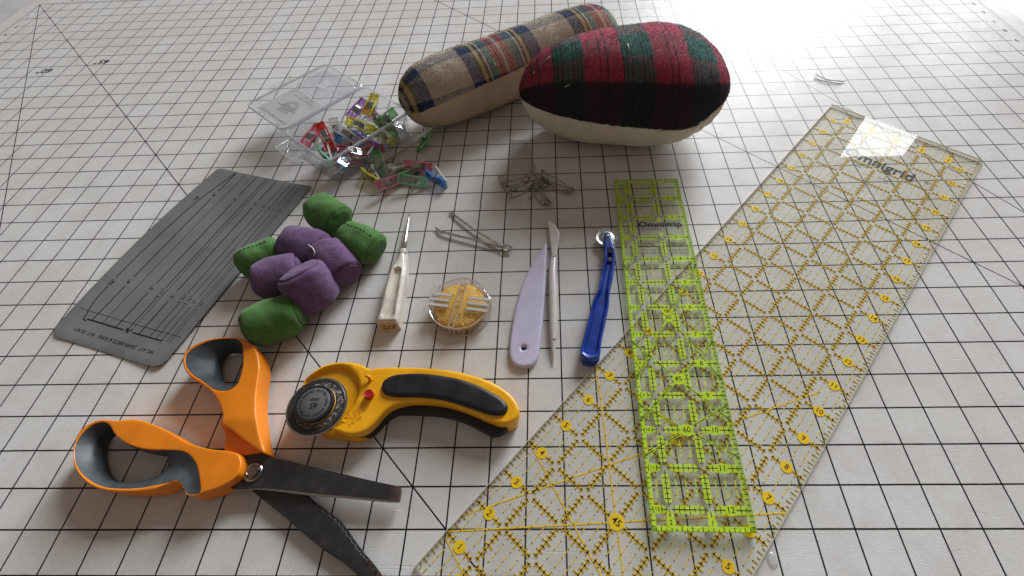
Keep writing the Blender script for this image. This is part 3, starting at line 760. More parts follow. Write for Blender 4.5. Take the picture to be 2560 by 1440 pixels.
# ================================================================== FABRIC PATTERN WEIGHTS
def weight_mat(name, c, k=15.):
    m = N(name, .95, c, spec=.1); uv = m.coords('UV'); u_, v_ = m.sep(uv)[:2]
    t1 = m.math('SINE', m.math('MULTIPLY', m.math('ADD', u_, v_), 2*PI*k)); t2 = m.math('SINE', m.math('MULTIPLY', m.math('SUBTRACT', u_, v_), 2*PI*k*.75))
    h = m.math('ADD', m.math('MULTIPLY', t1, .5), m.math('MULTIPLY', t2, .28)); co = m.coords()
    n_ = m.noise(co, 3, 4, .6); n2 = m.noise(co, 30, 3, .7)
    cc_ = m.mix(m.smooth(n_, .3, .7), tuple(x*.86 for x in c), tuple(x*1.12 for x in c))
    cc_ = m.mix(m.smooth(h, -.6, .7, .30, 0.), cc_, tuple(x*.45 for x in c))
    cc_ = m.mix(m.smooth(n2, .52, .74, 0., .30), cc_, (.50, .50, .50))
    cc_ = m.mix(m.smooth(m.noise(co, 8, 5, .75), .45, .68, 0., .45), cc_, tuple(x*.5 for x in c))
    m.color(cc_); m.bump(m.math('ADD', m.math('MULTIPLY', h, .6), m.math('MULTIPLY', m.noise(co, 5, 3), .8)), .45, .014)
    m.b.inputs['Sheen Weight'].default_value = .15
    return m.m
wg, wp = weight_mat('canvas_green', (.078, .200, .046)), weight_mat('canvas_plum', (.150, .082, .182))
stg, stp = plastic('stitch_green', (.030, .085, .02), .8), plastic('stitch_plum', (.05, .022, .06), .8)
def weight(center, yaw, L, W, H, mat, smat, label, tilt=0., seed=0, group='square cut fabric pattern weights', flat=1.0, stitches=False, roll_=0.):
    rot = Euler((roll_, tilt, yaw), 'XYZ'); root = empty('pattern_weight', center, rot=rot); tag(root, label, 'pattern weight', group)
    V, UV, Fc = [], [], []; nx, nt = 56, 64; e = 2.25
    def pt(s, th):
        xa = s; pr = max(0., 1-abs(xa)**9.)**.34*(1-.10*xa*xa)
        ca, sa = math.cos(th), math.sin(th)
        r = (abs(ca)**e+abs(sa)**e)**(-1/e)
        # a boxy bag: the ends pinch to a flat seam turned a quarter between the two ends
        f = (xa+1)/2; sy = 1-.13*(1-f)**3; sz = 1-.13*f**3
        q = Vector((xa*L/2, ca*r*pr*W/2*sy, sa*r*pr*H/2*sz))
        g = math.exp(-((abs(xa)-.86)/.04)**2)
        q.y *= 1-.085*g; q.z *= 1-.085*g
        q += q.normalized()*(mnoise.noise(Vector((q.x*1.7+seed*7, q.y*1.7, q.z*1.7)))*.06+mnoise.noise(Vector((q.x*4+seed, q.y*4, q.z*4)))*.020) if q.length > 1e-4 else q*0
        return q
    for i in range(nx+1):
        s = math.sin(PI/2*(-1+2*i/nx)); s = max(-1, min(1, s))
        for k in range(nt):
            th = 2*PI*k/nt; V.append(pt(s, th)); UV.append((s*L/2+ (max(0, abs(s)-.9)*0), th*.6))
    for i in range(nx):
        for k in range(nt): Fc.append((i*nt+k, i*nt+(k+1) % nt, (i+1)*nt+(k+1) % nt, (i+1)*nt+k))
    # the seam-wrapped uv is cut by duplicating through loops: build uv per loop
    me = bpy.data.meshes.new('fabric_body'); me.from_pydata([tuple(v) for v in V], [], Fc); me.materials.append(mat)
    ul = me.uv_layers.new(name='UVMap'); k_ = 0
    for p_ in me.polygons:
        ks = [(v % nt) for v in p_.vertices]; wrapf = max(ks) == nt-1 and min(ks) == 0
        for li, v in zip(p_.loop_indices, p_.vertices):
            th = 2*PI*((v % nt)+(nt if wrapf and v % nt == 0 else 0))/nt; vv = V[v]
            # planar coordinates on the flat ends so the weave does not pinch
            if abs(vv.x) > L/2*.80: ul.data[li].uv = (vv.y+3, vv.z)
            else: ul.data[li].uv = (vv.x, th*.62)
    me.polygons.foreach_set('use_smooth', [True]*len(me.polygons)); o = link(bpy.data.objects.new('fabric_body', me), root)
    for sx in (-.86, .86):
        sm = MB(); sm.tube([pt(sx, 2*PI*k/64)*.99 for k in range(65)], .020, 5, False); sm.build('seam', smat, root, True)
    if stitches:
        st = MB(); n_ = 9
        for k in range(n_):
            s0 = -.78+1.5*k/n_
            P_ = [pt(s0+.09*t/2, rad(stitches))*(1.0+.012*math.sin(PI*t/2)) for t in range(3)]; st.tube(P_, .02, 5)
        st.build('stitching', smat if mat is wp else plastic('stitch_dark', (.02, .05, .015), .8), root, True)
    # let it rest: lift so the lowest point touches the mat (or what it lies on)
    M_ = rot.to_matrix(); zmin = min((M_ @ v).z for v in V); root.location.z = center[2]-zmin-.02
    return root
def wc(x, y, z=.6): p = at(x, y, z); return (p.x, p.y, 0)
weight(wc(821, 540), rad(-35), 1.55, 1.42, 1.32, wg, stg, 'green canvas weight farthest from the shears, behind the stitched green one', 0, 1)
weight(wc(902, 608), rad(-28), 1.62, 1.38, 1.22, wg, stg, 'green canvas weight with a hand stitched seam along its top, nearest the cream awl', rad(4), 2, stitches=75)
weight(wc(652, 645), rad(32), 1.55, 1.22, 1.15, wg, stg, 'green canvas weight with a ragged stitched top, beside the edge of the grey gauge', rad(-4), 3, stitches=80)
weight(wc(688, 802), rad(27), 1.72, 1.42, 1.34, wg, stg, 'drum shaped green canvas pattern weight nearest the orange scissors handle', 0, 4)
weight(wc(762, 617, .7), rad(-20), 1.65, 1.50, 1.36, wp, stp, 'plum purple weight with a loose white thread end, in front of the farthest green weight', 0, 5)
weight(wc(838, 657, .66), rad(-48), 1.60, 1.42, 1.36, wp, stp, 'plum purple weight leaning on the stitched green weight', rad(8), 6)
weight(wc(702, 692, .66), rad(20), 1.65, 1.55, 1.40, wp, stp, 'plum purple weight touching the left green weight and the frontmost purple one', 0, 7)
weight(wc(781, 724, .72), rad(128), 1.50, 1.62, 1.46, wp, stp, 'plum purple weight with a round end facing up, frontmost of the purple ones', rad(-60), 8)
tw_ = MB(); a_ = at(778, 622, 1.36)
tw_.tube([Vector(p) for p in cr([at(771, 612, 1.42), at(781, 620, 1.42), at(786, 629, 1.40), at(785, 638, 1.3)], 5, False)], .018, 6)
o = tw_.build('thread_end', lint_m, None, True)
for ob in col.objects:
    if ob.get('label', '').startswith('plum purple weight with a loose'): rebase([o], ob); o.parent = ob

# ================================================================== CLIP BOX
BX, BY = -5.99, 12.64; byaw = math.atan2(3.2, 2.76)
box = empty('clip_box', (BX, BY, 0), byaw)
tag(box, 'clear plastic hinged box full of sewing clips with its lid folded open', 'box')
LX, WY, HZ = 4.2, 3.15, 1.2
pp = clear('box_clear', (.985, .987, .992), .07, (.88, .91, .97), .28, 1.49, .6, .0)
pprim = clear('box_rim', (.90, .915, .94), .42, (.80, .84, .90), .08, 1.49, 1.6, .1)
def rrect(x0, y0, x1, y1, r, z, n=6):
    P_ = []
    for cx_, cy_, a0 in ((x1-r, y1-r, 0), (x0+r, y1-r, PI/2), (x0+r, y0+r, PI), (x1-r, y0+r, 1.5*PI)):
        for t in np.linspace(0, PI/2, n): P_.append((cx_+r*math.cos(a0+t), cy_+r*math.sin(a0+t), z))
    return P_
def tray(name, x0, y0, x1, y1, r, zb_, zt, taper, th, parent, m_, mr, flange=.07, rimr=.035):
    rings = [rrect(x0+taper, y0+taper, x1-taper, y1-taper, r*.8, zb_), rrect(x0+taper*.6, y0+taper*.6, x1-taper*.6, y1-taper*.6, r*.9, zb_+.05),
             rrect(x0, y0, x1, y1, r, zt)]
    v1, f1 = loft(rings, True, (True, False))
    rings2 = [rrect(x0+th, y0+th, x1-th, y1-th, r*.9, zt), rrect(x0+taper+th, y0+taper+th, x1-taper-th, y1-taper-th, r*.7, zb_+.05+th)]
    v2, f2 = loft(rings2, True, (False, True)); k = len(v1); n_ = len(rings[0])
    f = f1+[tuple(i+k for i in q) for q in f2]+[(2*n_+i, 2*n_+(i+1) % n_, k+(i+1) % n_, k+i) for i in range(n_)]
    o = mesh_obj(name, v1+v2, f, m_, parent, True, auto=40)
    if parent is box:
        be = MB(); be.tube([Vector(p) for p in rrect(x0+taper, y0+taper, x1-taper, y1-taper, r*.8, zb_+.012)+[rrect(x0+taper, y0+taper, x1-taper, y1-taper, r*.8, zb_+.012)[0]]], .018, 5, False); be.build('base_edge', mr, parent, True)
    rim = MB(); loop = [Vector(p) for p in rrect(x0-flange*.4, y0-flange*.4, x1+flange*.4, y1+flange*.4, r+.04, zt)]
    rings3 = []
    for dx, dz in ((-.02, .0), (-.02, rimr), (flange*.6, rimr*1.1), (flange, rimr*.3), (flange, -rimr), (0, -rimr)):
        rings3.append(rrect(x0-dx, y0-dx, x1+dx, y1+dx, max(.05, r+dx), zt+dz))
    rings3.append(rings3[0])
    v3, f3 = loft(rings3, True, (False, False)); rim.add(v3, f3)
    rim.build('rim', mr, parent, True, auto=60)
    return o
tray('tray', 0, 0, LX, WY, .32, .02, HZ, .10, .045, box, pp, pprim)
lid = empty('lid', (0, 0, 0)); lid.parent = box
tray('lid_panel', 0, WY+.16, LX, WY+.16+3.0, .30, HZ-.18, HZ, .03, .04, lid, pp, pprim, .06, .03)
ly0 = WY+.16
pad = MB(); v, f = loft([rrect(2.25, ly0+.22, LX-.22, ly0+2.78, .2, HZ-.13), rrect(2.29, ly0+.26, LX-.26, ly0+2.74, .18, HZ-.06)], True, (False, True)); pad.add(v, f)
pad.build('raised_panel', clear('box_panel', (.90, .93, .965), .10, (.70, .76, .85), .08, 1.49, 1.2, .3), lid, True, auto=40)
stk = MB(); stk.box((3.15, ly0+1.6, HZ-.045), (.62, .5, .01), Matrix.Rotation(.12, 3, 'Z')); stk.build('sticker', clear('sticker_m', (.9, .9, .92), .5, (.82, .84, .88), .3), lid)
paper = N('label_card', .7, (.50, .50, .49), spec=.2); cc = paper.coords(); paper.color(paper.mix(paper.smooth(paper.noise(cc, 2, 4), .3, .7), (.47, .47, .46), (.54, .54, .53)))
pc = MB(); pc.box((1.17, ly0+1.42, HZ-.118), (2.0, 2.45, .012)); pc.build('paper_label', paper.m, lid)
pr_ = MB(); zc = HZ-.110
pr_.text('25 Extra Small Jewel Clips', .19, (.36, ly0+1.45), PI/2, zc, .006, flipy=-1, sx=1.0)
pr_.text('for quilting, sewing and crafts', .11, (1.86, ly0+1.4), PI/2, zc, .0, flipy=-1, sx=1.1)
pr_.text('assorted colours', .10, (2.04, ly0+1.2), PI/2, zc, .0, flipy=-1)
for r_ in (.30, .36, .43):
    P_ = [(1.12+r_*math.cos(t), ly0+1.45+r_*1.15*math.sin(t)) for t in np.linspace(-PI/2, PI/2, 14)]
    for a, b in zip(P_, P_[1:]): pr_.quad(a, b, .010, zc)
for dx in (-.28, -.2, -.05, .02, .12, .2): pr_.quad((1.05+dx, ly0+1.05), (1.05+dx, ly0+1.85), .012, zc)
for dy in np.linspace(-.3, .3, 9): pr_.quad((.88, ly0+1.45+dy), (.98, ly0+1.45+dy+.02), .014, zc); pr_.quad((1.10, ly0+1.45+dy), (1.15, ly0+1.45+dy), .014, zc)
pr_.quad((1.08, ly0+.85), (1.04, ly0+1.1), .02, zc); pr_.quad((1.08, ly0+1.8), (1.02, ly0+2.15), .022, zc)
tag(pr_.build('label_print', ink('label_ink', (.14, .14, .15)), lid), kind='stuff')
hg = MB()
for a, b in ((.5, 1.6), (2.2, 3.7)):
    hg = MB(); hg.box(((a+b)/2, WY+.085, HZ-.005), (b-a, .09, .02)); hg.build('hinge', pprim, box)
lt = MB(); lt.box((1.9, ly0+3.12, HZ-.03), (1.3, .22, .03)); lt.box((1.9, ly0+3.20, HZ+.06), (1.1, .03, .16)); lt.build('latch', pp, lid)
tab = [(-.02, .85), (-.50, .85), (-.78, .92), (-.80, 1.1), (-.80, 2.45), (-.74, 2.55), (-.02, 2.55)]
hole = cr([(-.30, 1.18), (-.20, 1.36), (-.22, 1.52), (-.16, 1.70), (-.22, 1.88), (-.20, 2.04), (-.30, 2.22), (-.44, 2.20), (-.50, 2.0), (-.64, 1.86), (-.66, 1.70), (-.64, 1.54), (-.50, 1.40), (-.44, 1.20)], 3)
tb_ = puff('hang_tab', [dens(tab, .2), hole], HZ-.045, HZ-.005, .01, pp, box, .3)
er = MB(); er.tube([Vector((x, y, HZ-.02)) for x, y in tab[1:]]+[Vector((-.02, 2.55, HZ-.02))], .022, 6); er.tube([Vector((x, y, HZ-.02)) for x, y in hole]+[Vector((*hole[0], HZ-.02))], .02, 6)
er.build('tab_rim', pprim, box, True)

# ================================================================== SEWING CLIPS
spring = N('clip_steel', .34, (.33, .33, .32), metal=1).m
clip_cols = {
    'red': ((.80, .03, .02), .55, (.55, .01, .01)), 'pink': ((1.0, .30, .42), .38, (.85, .13, .22)), 'magenta': ((.85, .12, .32), .45, (.5, .03, .12)), 'purple': ((.60, .32, .85), .38, (.30, .11, .45)),
    'yellow': ((.95, .88, .12), .42, (.62, .52, .02)), 'green': ((.30, .75, .35), .35, (.07, .32, .10)), 'mint': ((.50, .95, .68), .35, (.22, .62, .36)), 'blue': ((.18, .52, .95), .45, (.02, .20, .60)),
    'clear': ((.93, .93, .93), .40, (.5, .5, .5)), 'maroon': ((.60, .10, .16), .5, (.22, .02, .045))}
cmat = {k: clear('clip_'+k, tuple(x**.35 for x in t), b*.25, tuple(min(1, x*1.9+.03) for x in c), .05, 1.5, 1.3) for k, (t, b, c) in clip_cols.items()}
cmat_rim = {k: clear('clip_rim_'+k, tuple(x**.7 for x in t), min(.8, b*1.15), tuple(min(1, x*2.0+.04) for x in c), .04, 1.5, 2.0) for k, (t, b, c) in clip_cols.items()}
def arm_profile(t):  # height of the coloured lever along the clip, tail (-.53) to jaw (+.53)
    return float(np.interp(t, [-.53, -.42, -.2, .0, .2, .38, .53], [.47, .45, .40, .33, .22, .14, .13]))
def clip_meshes():
    A, Bm, Sp, P1, P2 = MB(), MB(), MB(), MB(), MB()
    xs = np.linspace(-.53, .53, 13)
    def rail(mb, y, zf, w_, h_):
        rings = []
        for x in xs:
            z = zf(x); rings.append([(x, y-w_, z-h_), (x, y+w_, z-h_), (x, y+w_, z+h_), (x, y-w_, z+h_)])
        v_, f_ = loft(rings, True, (True, True)); mb.add(v_, f_)
    def slabx(mb, x0, x1, zf, w_, h_):
        rings = []
        for x in np.linspace(x0, x1, 5):
            z = zf(x); rings.append([(x, -w_, z-h_), (x, w_, z-h_), (x, w_, z+h_), (x, -w_, z+h_)])
        v_, f_ = loft(rings, True, (True, True)); mb.add(v_, f_)
    for y in (-.175, .175): rail(A, y, arm_profile, .022, .045); rail(Bm, y, lambda x: .045+.0*x, .020, .040)
    slabx(P1, -.53, -.26, arm_profile, .155, .016); slabx(P1, .20, .53, arm_profile, .155, .016)
    slabx(A, -.53, -.50, arm_profile, .17, .045); slabx(A, .50, .53, lambda x: arm_profile(x)-.01, .17, .05)
    slabx(P2, -.50, -.25, lambda x: .05, .155, .014); slabx(P2, .12, .53, lambda x: .05, .155, .014); slabx(Bm, -.53, -.50, lambda x: .05, .17, .04)
    for x in (.28, .35, .42, .49): slabx(Bm, x, x+.02, lambda x: .075, .15, .014)
    for y in (-.10, .10): A.box((.03, y, .27), (.12, .03, .14)); Bm.box((.03, y*1.25, .13), (.12, .03, .14))
    rings = []
    for x, z in ((-.22, .43), (-.10, .425), (.06, .37), (.13, .27), (.11, .13), (.02, .03), (-.14, .012), (-.22, .012)):
        rings.append([(x, -.105, z-.008), (x, .105, z-.008), (x, .105, z+.010), (x, -.105, z+.010)])
    v_, f_ = loft(rings, True, (True, True)); Sp.add(v_, f_)
    out = []
    for nm, mb, pn in (('clip_lever', A, P1), ('clip_base', Bm, P2), ('spring', Sp, None)):
        k = len(mb.f)
        if pn: mb.add(pn.v, pn.f)
        me = bpy.data.meshes.new(nm); me.from_pydata(mb.v, [], mb.f)
        for i, p in enumerate(me.polygons): p.material_index = int(i >= k)
        me.update(); out.append((nm, me))
    return out
_cm = clip_meshes(); _cv = [v.co.copy() for _, me in _cm for v in me.vertices]; _lever = {}
def clip(colr, xy, yaw, tilt, roll_, z, label, group):
    rot = Euler((rad(roll_), rad(tilt), rad(yaw)), 'XYZ'); R_ = rot.to_matrix(); zmin = min((R_ @ v).z for v in _cv)
    root = empty('sewing_clip', (xy[0], xy[1], z-zmin), rot=rot); tag(root, label, 'sewing clip', group)
    for nm, me in _cm:
        key = (nm, colr if nm == 'clip_lever' else '')
        if key not in _lever:
            m2 = me.copy()
            for k_ in (cmat_rim, cmat): m2.materials.append(k_[colr] if nm == 'clip_lever' else (k_['clear'] if nm == 'clip_base' else spring))
            _lever[key] = m2
        link(bpy.data.objects.new(nm, _lever[key]), root)
    return root
out_g = 'sewing clips scattered on the mat in front of the box'
for colr, (x, y, zz), yaw, tilt, ro, z, lab in (
    ('pink', (972, 455, .2), 28, 0, 42, .0, 'bright pink sewing clip lying between the yellow clip and the mint green one'),
    ('mint', (1038, 450, .2), -13, 0, 40, .0, 'mint green sewing clip with a shiny spring, left of the lone blue clip'),
    ('pink', (1052, 417, .2), -8, 0, 35, .02, 'deep pink sewing clip lying just behind the mint green one'),
    ('blue', (1106, 440, .2), -58, 0, 88, .0, 'single blue sewing clip on its side, rightmost of the scattered clips'),
    ('yellow', (944, 437, .2), -60, 0, 86, .0, 'yellow sewing clip on its side beside the corner of the clear box'),
    ('green', (951, 416, .3), -82, 28, 0, .0, 'dark green sewing clip propped up behind the yellow one'),
    ('clear', (1003, 412, .3), 52, 16, 178, .0, 'colourless sewing clip turned upside down between the green and the deep pink ones'),
    ('green', (1030, 418, .2), 20, 0, 88, .0, 'small green sewing clip half hidden under the colourless upside down one'),
    ('green', (1056, 352, .2), 55, 0, 150, .0, 'green and clear sewing clip alone between the box and the tan plaid roll')):
    clip(colr, at2(x, y, zz), yaw, tilt, ro, z, lab, out_g)
in_g = 'sewing clips heaped inside the clear box'
CB = (  # colour, photo pixel, height, yaw, tilt, roll, what sets it apart
    ('pink', 790, 352, .55, 60, -28, 20, 'pink clip leaning on the inner left wall of the box beside the red clip'),
    ('red', 824, 354, .66, -66, 26, 8, 'bright red clip standing out above the rest at the left end of the box'),
    ('clear', 848, 340, .40, -80, 22, 0, 'colourless clip upright just right of the bright red one in the box'),
    ('clear', 876, 345, .45, -30, 6, 14, 'colourless clip with a large spring lying in the middle of the box'),
    ('mint', 832, 392, .42, -68, 12, 84, 'thin mint green clip on edge by the front left corner of the box'),
    ('yellow', 907, 321, .62, -12, 8, 26, 'yellow clip lying flat at the middle of the box heap, above a blue clip'),
    ('purple', 903, 286, .58, 48, -30, 30, 'pale purple clip leaning against the others at the back of the box'),
    ('yellow', 937, 276, .62, 70, -36, 10, 'yellow clip standing on end, topmost of the heap in the box'),
    ('pink', 944, 304, .36, -30, 16, 18, 'pale pink clip under the topmost yellow one in the box'),
    ('green', 975, 295, .40, 35, -14, 62, 'green clip near the back right corner of the box, its lever against the wall'),
    ('green', 1002, 318, .10, -60, 20, 70, 'dark green clip seen through the right wall of the box'),
    ('clear', 985, 322, .10, 15, 14, 0, 'colourless clip seen through the right part of the box front'),
    ('yellow', 970, 352, .02, -25, 0, 10, 'yellow clip at the bottom right of the box seen through the front wall'),
    ('purple', 935, 358, .10, -40, 10, 66, 'deep purple clip pressed against the middle of the box front wall'),
    ('magenta', 948, 378, .03, 0, 0, 80, 'magenta clip lying along the bottom edge of the box front wall'),
    ('maroon', 897, 396, .22, 14, 6, 4, 'maroon clip with a square spring seen through the box front'),
    ('blue', 880, 366, .16, -12, 10, 24, 'blue clip in the middle of the box just under the colourless one'),
    ('red', 862, 352, .14, 8, 0, 12, 'dark red clip half buried between the colourless clips in the box'),
    ('maroon', 822, 378, .08, 60, 0, 40, 'maroon clip buried under the red and pink ones at the left of the box'),
    ('clear', 862, 432, .02, 30, 0, 160, 'colourless clip at the bottom of the front left corner of the box'),
    ('magenta', 890, 420, .02, 28, 0, 20, 'magenta clip on the box floor below the maroon one'),
    ('blue', 918, 340, .16, 30, 0, 20, 'blue clip wedged under the flat yellow clip in the box'),
    ('blue', 858, 405, .12, 80, 0, 40, 'small blue clip seen low through the front left of the box'),
    ('clear', 925, 372, .05, 60, 0, 90, 'colourless clip on edge behind the magenta one in the box'),
    ('clear', 880, 325, .04, 100, 0, 0, 'colourless clip flat on the box floor behind the middle of the heap'))
for colr, x, y, z, yaw, tilt, ro, lab in CB:
    p = at(x, y, z+.25)
    # keep it inside the tray walls
    lx = (p.x-BX)*math.cos(byaw)+(p.y-BY)*math.sin(byaw); lyy = -(p.x-BX)*math.sin(byaw)+(p.y-BY)*math.cos(byaw)
    lx = min(max(lx, .62), LX-.62); lyy = min(max(lyy, .58), WY-.58)
    xx = BX+lx*math.cos(byaw)-lyy*math.sin(byaw); yy = BY+lx*math.sin(byaw)+lyy*math.cos(byaw)
    clip(colr, (xx, yy), yaw, tilt, ro, z+.09, lab, in_g)
# wooden pick lying between box and loose clips
pk_m = plastic('pick_wood', (.42, .29, .16), .7, .3, .1, .2)
pkb = MB(); p0, p1 = at(893, 447, .05), at(1031, 362, .18); L_ = [p0.lerp(p1, t) for t in np.linspace(0, 1, 9)]
pkb.tube(L_, [.012, .03, .04, .04, .04, .04, .035, .028, .008], 8)
tag(pkb.build('wooden_pick', pk_m, None, True), 'thin pale wooden toothpick lying along the front of the clear clip box', 'toothpick')

# ================================================================== SAFETY PINS
steel = metal('pin_steel', (.38, .37, .35), .08); steel2 = metal('bodkin_steel', (.62, .60, .56), .22)
def pin_meshes():
    wr = MB(); pts = []
    L = .95
    # spring coil end at x=0, clasp at x=L
    for t in np.linspace(0, 1, 5): pts.append((L*(1-t)+.0, .11+.02*math.sin(PI*t), .02))
    for t in np.linspace(PI/2, PI*3.5, 22): pts.append((-.05+.075*math.cos(t)*.9-.0, .13*math.sin(t)*.8*(.8 if t > PI*1.5 else 1), .02+.012*(t-PI/2)))
    for t in np.linspace(.1, 1, 6): pts.append((L*t, -.13-.035*math.sin(PI*t)+.02*t, .06))
    wr.tube([Vector(p) for p in pts], .017, 6)
    cap = MB(); rings = []
    for x, w_, h_ in ((L-.20, .09, .03), (L-.14, .145, .05), (L, .165, .058), (L+.07, .13, .05), (L+.10, .05, .02)):
        rings.append([(x, w_*math.cos(t), .04+h_*math.sin(t)) for t in np.linspace(0, 2*PI, 12, endpoint=False)])
    v_, f_ = loft(rings, True, (True, True)); cap.add(v_, f_)
    out = []
    for nm, mb in (('pin_wire', wr), ('pin_clasp', cap)):
        me = bpy.data.meshes.new(nm); me.from_pydata([tuple(v) for v in mb.v], [], mb.f); me.materials.append(steel)
        me.polygons.foreach_set('use_smooth', [True]*len(me.polygons)); me.update(); out.append((nm, me))
    return out
_pm = pin_meshes(); _pv = [v.co.copy() for _, me in _pm for v in me.vertices]
def pin(c0, c1, z, tilt, ro, label):
    a, b = at(*c0, .1+z), at(*c1, .1+z); d = b-a; yaw = math.atan2(d.y, d.x); L_ = d.length
    rot = Euler((rad(ro), rad(tilt), yaw), 'XYZ'); R_ = rot.to_matrix(); zmin = min((R_ @ v).z for v in _pv)
    root = empty('safety_pin', (a.x, a.y, z-zmin+.002), rot=rot); k = min(1.25, max(.7, L_/1.0)); root.scale = (k, k, k)
    tag(root, label, 'safety pin', 'steel safety pins in a small pile')
    for nm, me in _pm: link(bpy.data.objects.new(nm, me), root)
for a, b, z, tl, ro, lab in (
    ((1254, 444), (1272, 477), 0, 0, 35, 'open safety pin at the far left of the pin pile'),
    ((1262, 457), (1322, 446), .02, -4, 10, 'safety pin pointing left from the pile, crossing the leftmost one'),
    ((1325, 466), (1280, 470), .0, 0, 0, 'safety pin with its dark clasp to the left, second row of the pile'),
    ((1276, 488), (1330, 462), .0, 0, 60, 'thin safety pin slanting down left under the pile'),
    ((1352, 458), (1328, 436), .14, -8, 20, 'safety pin whose bright clasp tops the pile'),
    ((1358, 467), (1334, 449), .10, -6, -30, 'safety pin lying close under the topmost clasp in the pile'),
    ((1336, 472), (1362, 506), .0, 0, 25, 'safety pin with a broad shiny clasp pointing down toward the white tool'),
    ((1345, 470), (1372, 510), .08, 4, -40, 'safety pin leaning over the downward pointing one, nearest the mat'),
    ((1358, 434), (1352, 470), .0, 0, 70, 'safety pin whose coil sticks up at the back of the pile'),
    ((1424, 476), (1350, 456), .0, 0, 15, 'safety pin reaching farthest right toward the green ruler'),
    ((1418, 474), (1352, 438), .04, 0, -60, 'upper of the two safety pins crossing toward the green ruler'),
    ((1323, 497), (1345, 470), .0, 0, 80, 'safety pin with a small hooked loop hanging out below the pile')):
    pin(a, b, z, tl, ro, lab)

# ================================================================== WIRE TWEEZERS / BODKIN
bo = MB(); hx = at(1266, 621, .12)
tip1, mid1 = at(1122, 534, .05), at(1185, 574, .12); tip2, mid2 = at(1089, 567, .10), at(1180, 598, .13)
def flat_bar(mb, path, ws, hs):
    P_ = [Vector(p) for p in path]; rings = []
    for i, p in enumerate(P_):
        d = (P_[min(i+1, len(P_)-1)]-P_[max(i-1, 0)]).normalized(); s_ = d.cross(Vector((0, 0, 1))).normalized(); u_ = s_.cross(d)
        rings.append([p+s_*ws[i]*cx_+u_*hs[i]*cy_ for cx_, cy_ in ((-1, -1), (1, -1), (1, 1), (-1, 1))])
    v_, f_ = loft(rings, True, (True, True)); mb.add(v_, f_)
arm1 = [tip1, at(1131, 533, .06), at(1140, 541, .09), mid1, at(1225, 598, .13), at(1256, 617, .12)]
arm2 = [tip2, at(1092, 573, .06), at(1102, 580, .09), at(1116, 583, .11), mid2, at(1225, 609, .13), at(1256, 619, .12)]
a1, a2 = MB(), MB()
flat_bar(a1, arm1, [.025, .06, .04, .026, .026, .026], [.012, .014, .02, .028, .028, .028]); flat_bar(a2, arm2, [.018, .035, .05, .045, .034, .03, .026], [.012, .014, .02, .022, .028, .028, .028])
rg = MB(); e1 = at(1258, 617, .12); e2 = at(1279, 625, .12); dd = (e2-e1); ln = dd.length; dd.normalize(); sd = Vector((-dd.y, dd.x, 0))
for k, (c_, rx, ry, z_) in enumerate(((.35, .34, .12, .13), (.62, .30, .10, .17))):
    rg.tube([e1+dd*ln*c_+dd*math.cos(t)*ln*rx*1.3+sd*math.sin(t)*ry+Vector((0, 0, .02+.04*k*math.sin(t))) for t in np.linspace(0, 2*PI, 20)], .026, 7)
rg.tube([e1-dd*.04+sd*math.cos(t)*.07+Vector((0, 0, .07*math.sin(t))) for t in np.linspace(0, 2*PI, 14)], .024, 6)
bod = empty('bodkin', (hx.x, hx.y, 0)); tag(bod, 'slim steel bodkin tweezers lying open in a V above the beeswax case', 'bodkin')
for nm, mb in (('arm', a1), ('arm', a2), ('sliding_ring', rg)):
    o = mb.build(nm, steel2, bod, True, auto=35); rebase([o], bod)

# ================================================================== AWL
cream = plastic('awl_cream', (.66, .61, .54), .38, .5, .08, .12, dust=.15)
A0, A1 = at(972, 815, .25), at(1008, 630, .30)
aw = A1-A0; aw.z = 0; alen = aw.length; ayaw = math.atan2(aw.y, aw.x)
awl = empty('stiletto_awl', (A0.x, A0.y, 0), ayaw)
tag(awl, 'cream plastic handled awl with a tapered steel point, left of the beeswax case', 'awl')
def sec(x, w_, h_, b, zc_): # octagonal-ish bevelled section
    return [(x, y, z) for y, z in ((-w_+b, zc_-h_), (w_-b, zc_-h_), (w_, zc_-h_+b), (w_, zc_+h_-b), (w_-b, zc_+h_), (-w_+b, zc_+h_), (-w_, zc_+h_-b), (-w_, zc_-h_+b))]
hL = alen
hz = .27
def hprof(x):
    f = x/hL
    w_ = float(np.interp(f, [0, .02, .45, .62, .78, .98, 1], [.33, .345, .32, .30, .24, .155, .14])); h_ = float(np.interp(f, [0, .02, .6, .8, .98, 1], [.235, .25, .25, .20, .145, .13]))
    b = float(np.interp(f, [0, .55, .75, 1], [.05, .055, .09, .07])); return w_, h_, b
# body as a height field so that the thumb recess is real
hp = [(0, 0)]
outl = [(x, -hprof(x)[0]) for x in np.linspace(0, hL, 26)]+[(x, hprof(x)[0]) for x in np.linspace(hL, 0, 26)]
def rec(P):
    x, y = P[:, 0], P[:, 1]; x0, x1 = hL*.05, hL*.73
    w_ = np.interp(x, [x0, x1], [.215, .14]); dxe = np.where(x < x0+.15, x0+.15-x, np.where(x > x1-.14, x-(x1-.14), 0)); r_ = np.hypot(dxe/.16, y/w_)
    dep = np.clip((1.0-r_)/.16, 0, 1); dep = dep*dep*(3-2*dep); return dep
def awl_z(P, d):
    x = P[:, 0]; h_ = np.array([hprof(v)[1] for v in x]); zt = hz+h_; zt = zt-np.clip(.09-d, 0, .09)*.9
    neck = np.clip((x/hL-.72)/.25, 0, 1); zt -= np.abs(P[:, 1])*neck*.5
    return zt-rec(P)*.15
_rl = dens([(hL*.05, -.215), (hL*.05+.16, -.215), (hL*.73-.14, -.14), (hL*.73, -.02), (hL*.73, .02), (hL*.73-.14, .14), (hL*.05+.16, .215), (hL*.05, .215)], .06)
